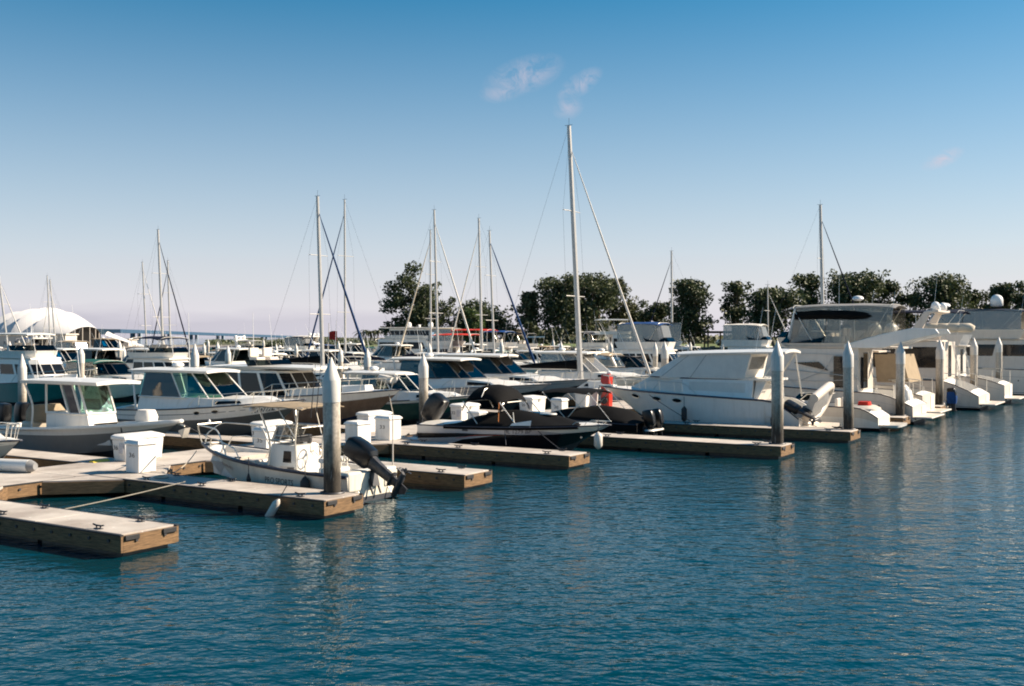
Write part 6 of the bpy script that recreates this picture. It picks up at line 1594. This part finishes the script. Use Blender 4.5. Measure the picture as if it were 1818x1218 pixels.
# far shore, treeline, bridge
ground('far_shore', [(-560, 2990), (-330, 1500), (-165, 650), (-120, 400), (-52, 400), (-34, 500), (-34, 3600), (-900, 3600)], 1.2, mat('far ground', (.10, .10, .07), .9), 'low far shore across the bay', 'shore')
def treeline(pts, h, label, n, s, m):
    V = []; Fc = []; rr = random.Random(3)
    for i in range(n):
        q = rr.random()*(len(pts)-1); k = int(q); q -= k; x = pts[k][0]*(1-q)+pts[k+1][0]*q; y = pts[k][1]*(1-q)+pts[k+1][1]*q
        hh = h*(.55+.45*math.sin(x*.11)*math.sin(x*.031+1))
        p = Vector((x+rr.gauss(0, 2), y+rr.gauss(0, 6), 1.2+hh*rr.random()))
        e1 = Vector((rr.gauss(0, 1), rr.gauss(0, 1), rr.gauss(0, 1))).normalized(); e2 = e1.orthogonal().normalized(); o = len(V)
        V += [p-e1*s, p+e2*s*.7, p+e1*s, p-e2*s*.7]; Fc.append((o, o+1, o+2, o+3))
    mb = MB(); mb.add(V, Fc); tag(build('treeline', mb, m, smooth=0, normals=False), label, 'treeline', kind='stuff')
treeline([(-90, 402), (-70, 402), (-52, 405), (-34, 470)], 3.1, 'low dark bushes along the far shore beside the palms', 5200, .5, 'leaf')
treeline([(-240, 1000), (-165, 690), (-120, 430)], 2.6, 'thin dark treeline far across the bay', 3000, .7, 'leaf')
treeline([(-10, 330), (60, 320), (160, 320), (300, 320)], 5.5, 'pale shrubs and trees at the back of the park', 12000, 1.0, 'leaf2')
def bridge():
    root = thing('bridge', 'long blue bridge on piers sloping down across the bay behind the boats', 'bridge', (0, 0, 0))
    P = []
    for i in range(25):
        q = i/24; px = 205+(600-205)*q; d = 1500+1500*q; x, y = toward(px, d); py = 587+(601.-587)*q**1.05; P.append(Vector((x, y, CAMH-(py-598)/F*d)))
    mb = MB(); rings = []
    for p in P: rings.append([p+Vector((-6, -3, 2)), p+Vector((6, 3, 2)), p+Vector((6, 3, -3.2)), p+Vector((-6, -3, -3.2))])
    mb.loft(rings); build('bridge_deck', mb, 'bridge', root, smooth=0)
    for px in (243, 296, 345, 392, 432, 470):
        q = (px-205)/395; p = P[0].lerp(P[-1], q); i = q*24; k = int(i); p = P[k].lerp(P[k+1], i-k)
        g = MB().box(p.x-9, p.x-4, p.y-4, p.y+4, -2, p.z-3.3).box(p.x+2, p.x+7, p.y-4, p.y+4, -2, p.z-3.3)
        build_each('bridge_pier', g, 'bridgec', root, smooth=0)
    ap = MB().loft([[P[0]+Vector(v) for v in ((-70, 0, 4), (-70, 0, -4), (-70, 12, -4), (-70, 12, 4))], [P[0]+Vector(v) for v in ((-6, 0, 2), (-6, 0, -6), (-6, 12, -6), (-6, 12, 2))]])
    build('bridge_abutment', ap, 'bldg', root, smooth=0)
bridge()
# concert shell: ribbed membrane arches with a dark mouth
def shell():
    x0, y0 = toward(100, 330); s = 330/F
    root = thing('concert_shell', 'white ribbed concert shell roof with a dark open mouth at the left edge', 'concert shell', (x0, y0, 0))
    # arches along an axis pointing right and towards the viewer
    ax = Vector((.93, -.36, 0)); ay = Vector((.36, .93, 0)); mb = MB(); rings = []
    N_ = 66; K = 26
    for i in range(N_+1):
        q = i/N_; a = -26+38.5*q
        hh = (11.8*max(.05, math.sin(PI*min(1, .12+.60*q**.9)))**.6)*(1-.42*max(0., (q-.62)/.38)**1.5)
        ww = 15.*(.45+.55*math.sin(PI*min(1, .1+.55*q)))*(1-.42*max(0, (q-.55)/.45)**1.3)
        rib = 0 if q > .76 else 2.1*((q*6.6) % 1.0)**1.2
        hh = max(.3, hh-rib); ww -= rib*1.4
        rings.append([ax*(a+(1-math.sin(PI*k/K))*-3.2*q)+ay*(-ww*math.cos(PI*k/K))+Vector((0, 0, 1.6+hh*max(0., math.sin(PI*k/K))**.85)) for k in range(K+1)])
    mb.loft(rings, closed=False); inner = [[p*1. for p in r] for r in rings]
    build('shell_roof', mb, 'membrane', root, smooth=22)
    last = rings[-1]; c = sum(last, Vector())/len(last)-ax*.8
    mo = MB(); mo.add([p-ax*.9 for p in last], [tuple(range(len(last)))]); build('mouth_shade', mo, 'dark', root, smooth=0)  # near-black sheet across the mouth stands in for the shade inside
    co_ = MB()
    for k in (5, 8, 11, 14, 17, 20): p = last[k]-ax*.3; co_.tube([(p.x, p.y, 1.2), p], .12, 6)
    build_each('stage_column', co_, 'offwhite', root)
    return root
shell()
x, y = toward(222, 345)
root = thing('canopy_tent', 'small white curved canopy right of the concert shell', 'canopy', (x, y, 0))
g = [[(-5.5+11*i/10, -2.5+5*j/6, 1.2+4.6*(1-(i/10)**.9)*(1-.25*((j/3-1)**2))+.3) for j in range(7)] for i in range(11)]
build('canopy_roof', MB().loft(g, closed=False), 'membrane', root, smooth=60)
build_each('canopy_post', MB().tube([(-5, -2, 1), (-5, -2, 4.8)], .12).tube([(-5, 2, 1), (-5, 2, 4.8)], .12).tube([(4, -2, 1), (4, -2, 1.9)], .12), 'offwhite', root)
for px, d, w, h0, h1, lb in ((40, 300, 24, 1.2, 4.9, 'long low pale building under the concert shell at the left edge'), (185, 352, 16, 1.2, 3.4, 'low pale wall building below the shell mouth')):
    x, y = toward(px, d); root = thing('low_building', lb, 'building', (x, y, 0))
    build('wall', MB().box(-w/2, w/2, 0, 8, h0, h1), 'bldg', root); build('roof', MB().box(-w/2-.4, w/2+.4, -.5, 8.5, h1+.003, h1+.35), 'offwhite', root)
    wd = MB()
    for k in range(int(w/3)): wd.box(-w/2+.8+k*3, -w/2+2.4+k*3, -.03, .03, h0+1.0, h0+1.9)
    build_each('window', wd, 'port', root)
ground('shell_ground', [(-900, 270), (-90, 285), (-100, 395), (-120, 420), (-900, 420)], 1.2, mat('shell forecourt', (.25, .22, .18), .9), 'flat ground around the concert shell', 'ground')
# park buildings
x, y = toward(917, 232)
root = thing('picnic_pavilion', 'tan picnic pavilion with a brown hipped roof between the rounded and slender trees', 'pavilion', (x, y, 2.3))
build('roof', MB().loft([[(-3.4, -2.6, 2.3), (3.4, -2.6, 2.3), (3.4, 2.6, 2.3), (-3.4, 2.6, 2.3)], [(-1.5, -.2, 3.7), (1.5, -.2, 3.7), (1.5, .2, 3.7), (-1.5, .2, 3.7)]]), 'roofbrown', root, smooth=0)
build('wall', MB().box(-2.9, 2.9, -2, 2, 0, 1.0), 'tan', root)
for a in (-2.7, -.9, .9, 2.7): build('post', MB().box(a-.12, a+.12, -2.1, -1.86, 0, 2.29), 'wood', root)
x, y = toward(952, 206)
root = thing('picnic_shelter', 'flat white roofed shelter under the slender tree', 'shelter', (x, y, 2.3))
build('roof', MB().box(-1.6, 1.6, -1.2, 1.2, 1.9, 2.15), 'white', root); build('column', MB().tube([(-.5, 0, -.6), (-.5, 0, 1.9)], .25, 8), 'bldg', root)
x, y = toward(1268, 214)
root = thing('pergola', 'dark timber pergola on tall posts between two park trees', 'pergola', (x, y, 2.3))
build('beam', MB().box(-5.2, 5.2, -2.1, -1.8, 2.75, 3.05).box(-5.2, 5.2, 1.8, 2.1, 2.75, 3.05), 'roofbrown', root)
sl_ = MB()
for k in range(18): sl_.box(-5+k*.58, -4.9+k*.58, -2.5, 2.5, 3.053, 3.2)
build('rafter', sl_, 'roofbrown', root)
for a in (-4.8, -1.6, 1.6, 4.8):
    build('post', MB().box(a-.14, a+.14, -2.08, -1.82, 0, 2.748), 'bark', root); build('post', MB().box(a-.14, a+.14, 1.82, 2.08, 0, 2.748), 'bark', root)
def car(px, d, col, lb):
    x, y = toward(px, d); root = thing('parked_car', lb, 'car', (x, y, 2.3), R.uniform(-.15, .15))
    b = House(plan(-2.1, 2.1, .85, nose=.3, f1=.95, f2=.7, z=.35), plan(-2.15, 2.15, .82, nose=.3, f1=.95, f2=.7, z=.95)); build('body', b.mesh(.02), col, root, smooth=30)
    c = House(plan(-1.7, .9, .8, nose=.2, f1=.95, f2=.8, z=.96), plan(-1.3, .35, .68, nose=.2, f1=.95, f2=.8, z=1.48)); build('cabin', c.mesh(.03), col, root, smooth=20)
    build_each('window', c.panes((0, 1, 3, 5, 6, 7), .1, .85, .06), 'port', root, smooth=0)
    for sx in (-1.3, 1.3):
        for sy in (-.8, .8): build('wheel', MB().tube([(sx, sy-.1, .33), (sx, sy+.1, .33)], .33, 12), 'rubber', root)
for px, d, c, lb in ((1336, 236, 'white', 'white car parked beyond the pale forked trunk'), (1349, 240, 'silver', 'silver car parked beside the white one under the broad dark tree'), (1286, 245, 'silver', 'silver car seen between the pergola posts'), (868, 236, 'white', 'white car parked under the low rounded tree')):
    car(px, d, c, lb)
# the people-sized thin mast poles near the middle left
for px, d, top, lb in ((337, 75, 556, 'tall white whip pole standing over the left boats'), (451, 90, 555, 'thin white whip pole left of the thick mast'), (58, 70, 578, 'stubby white pole at the left boats')):
    x, y = toward(px, d); zt = height(top, d)
    tag(build('whip_pole', MB().tube([(x, y, 1.), (x-.1, y, zt)], .05, 6, r1=.02), 'rad'), lb, 'pole')
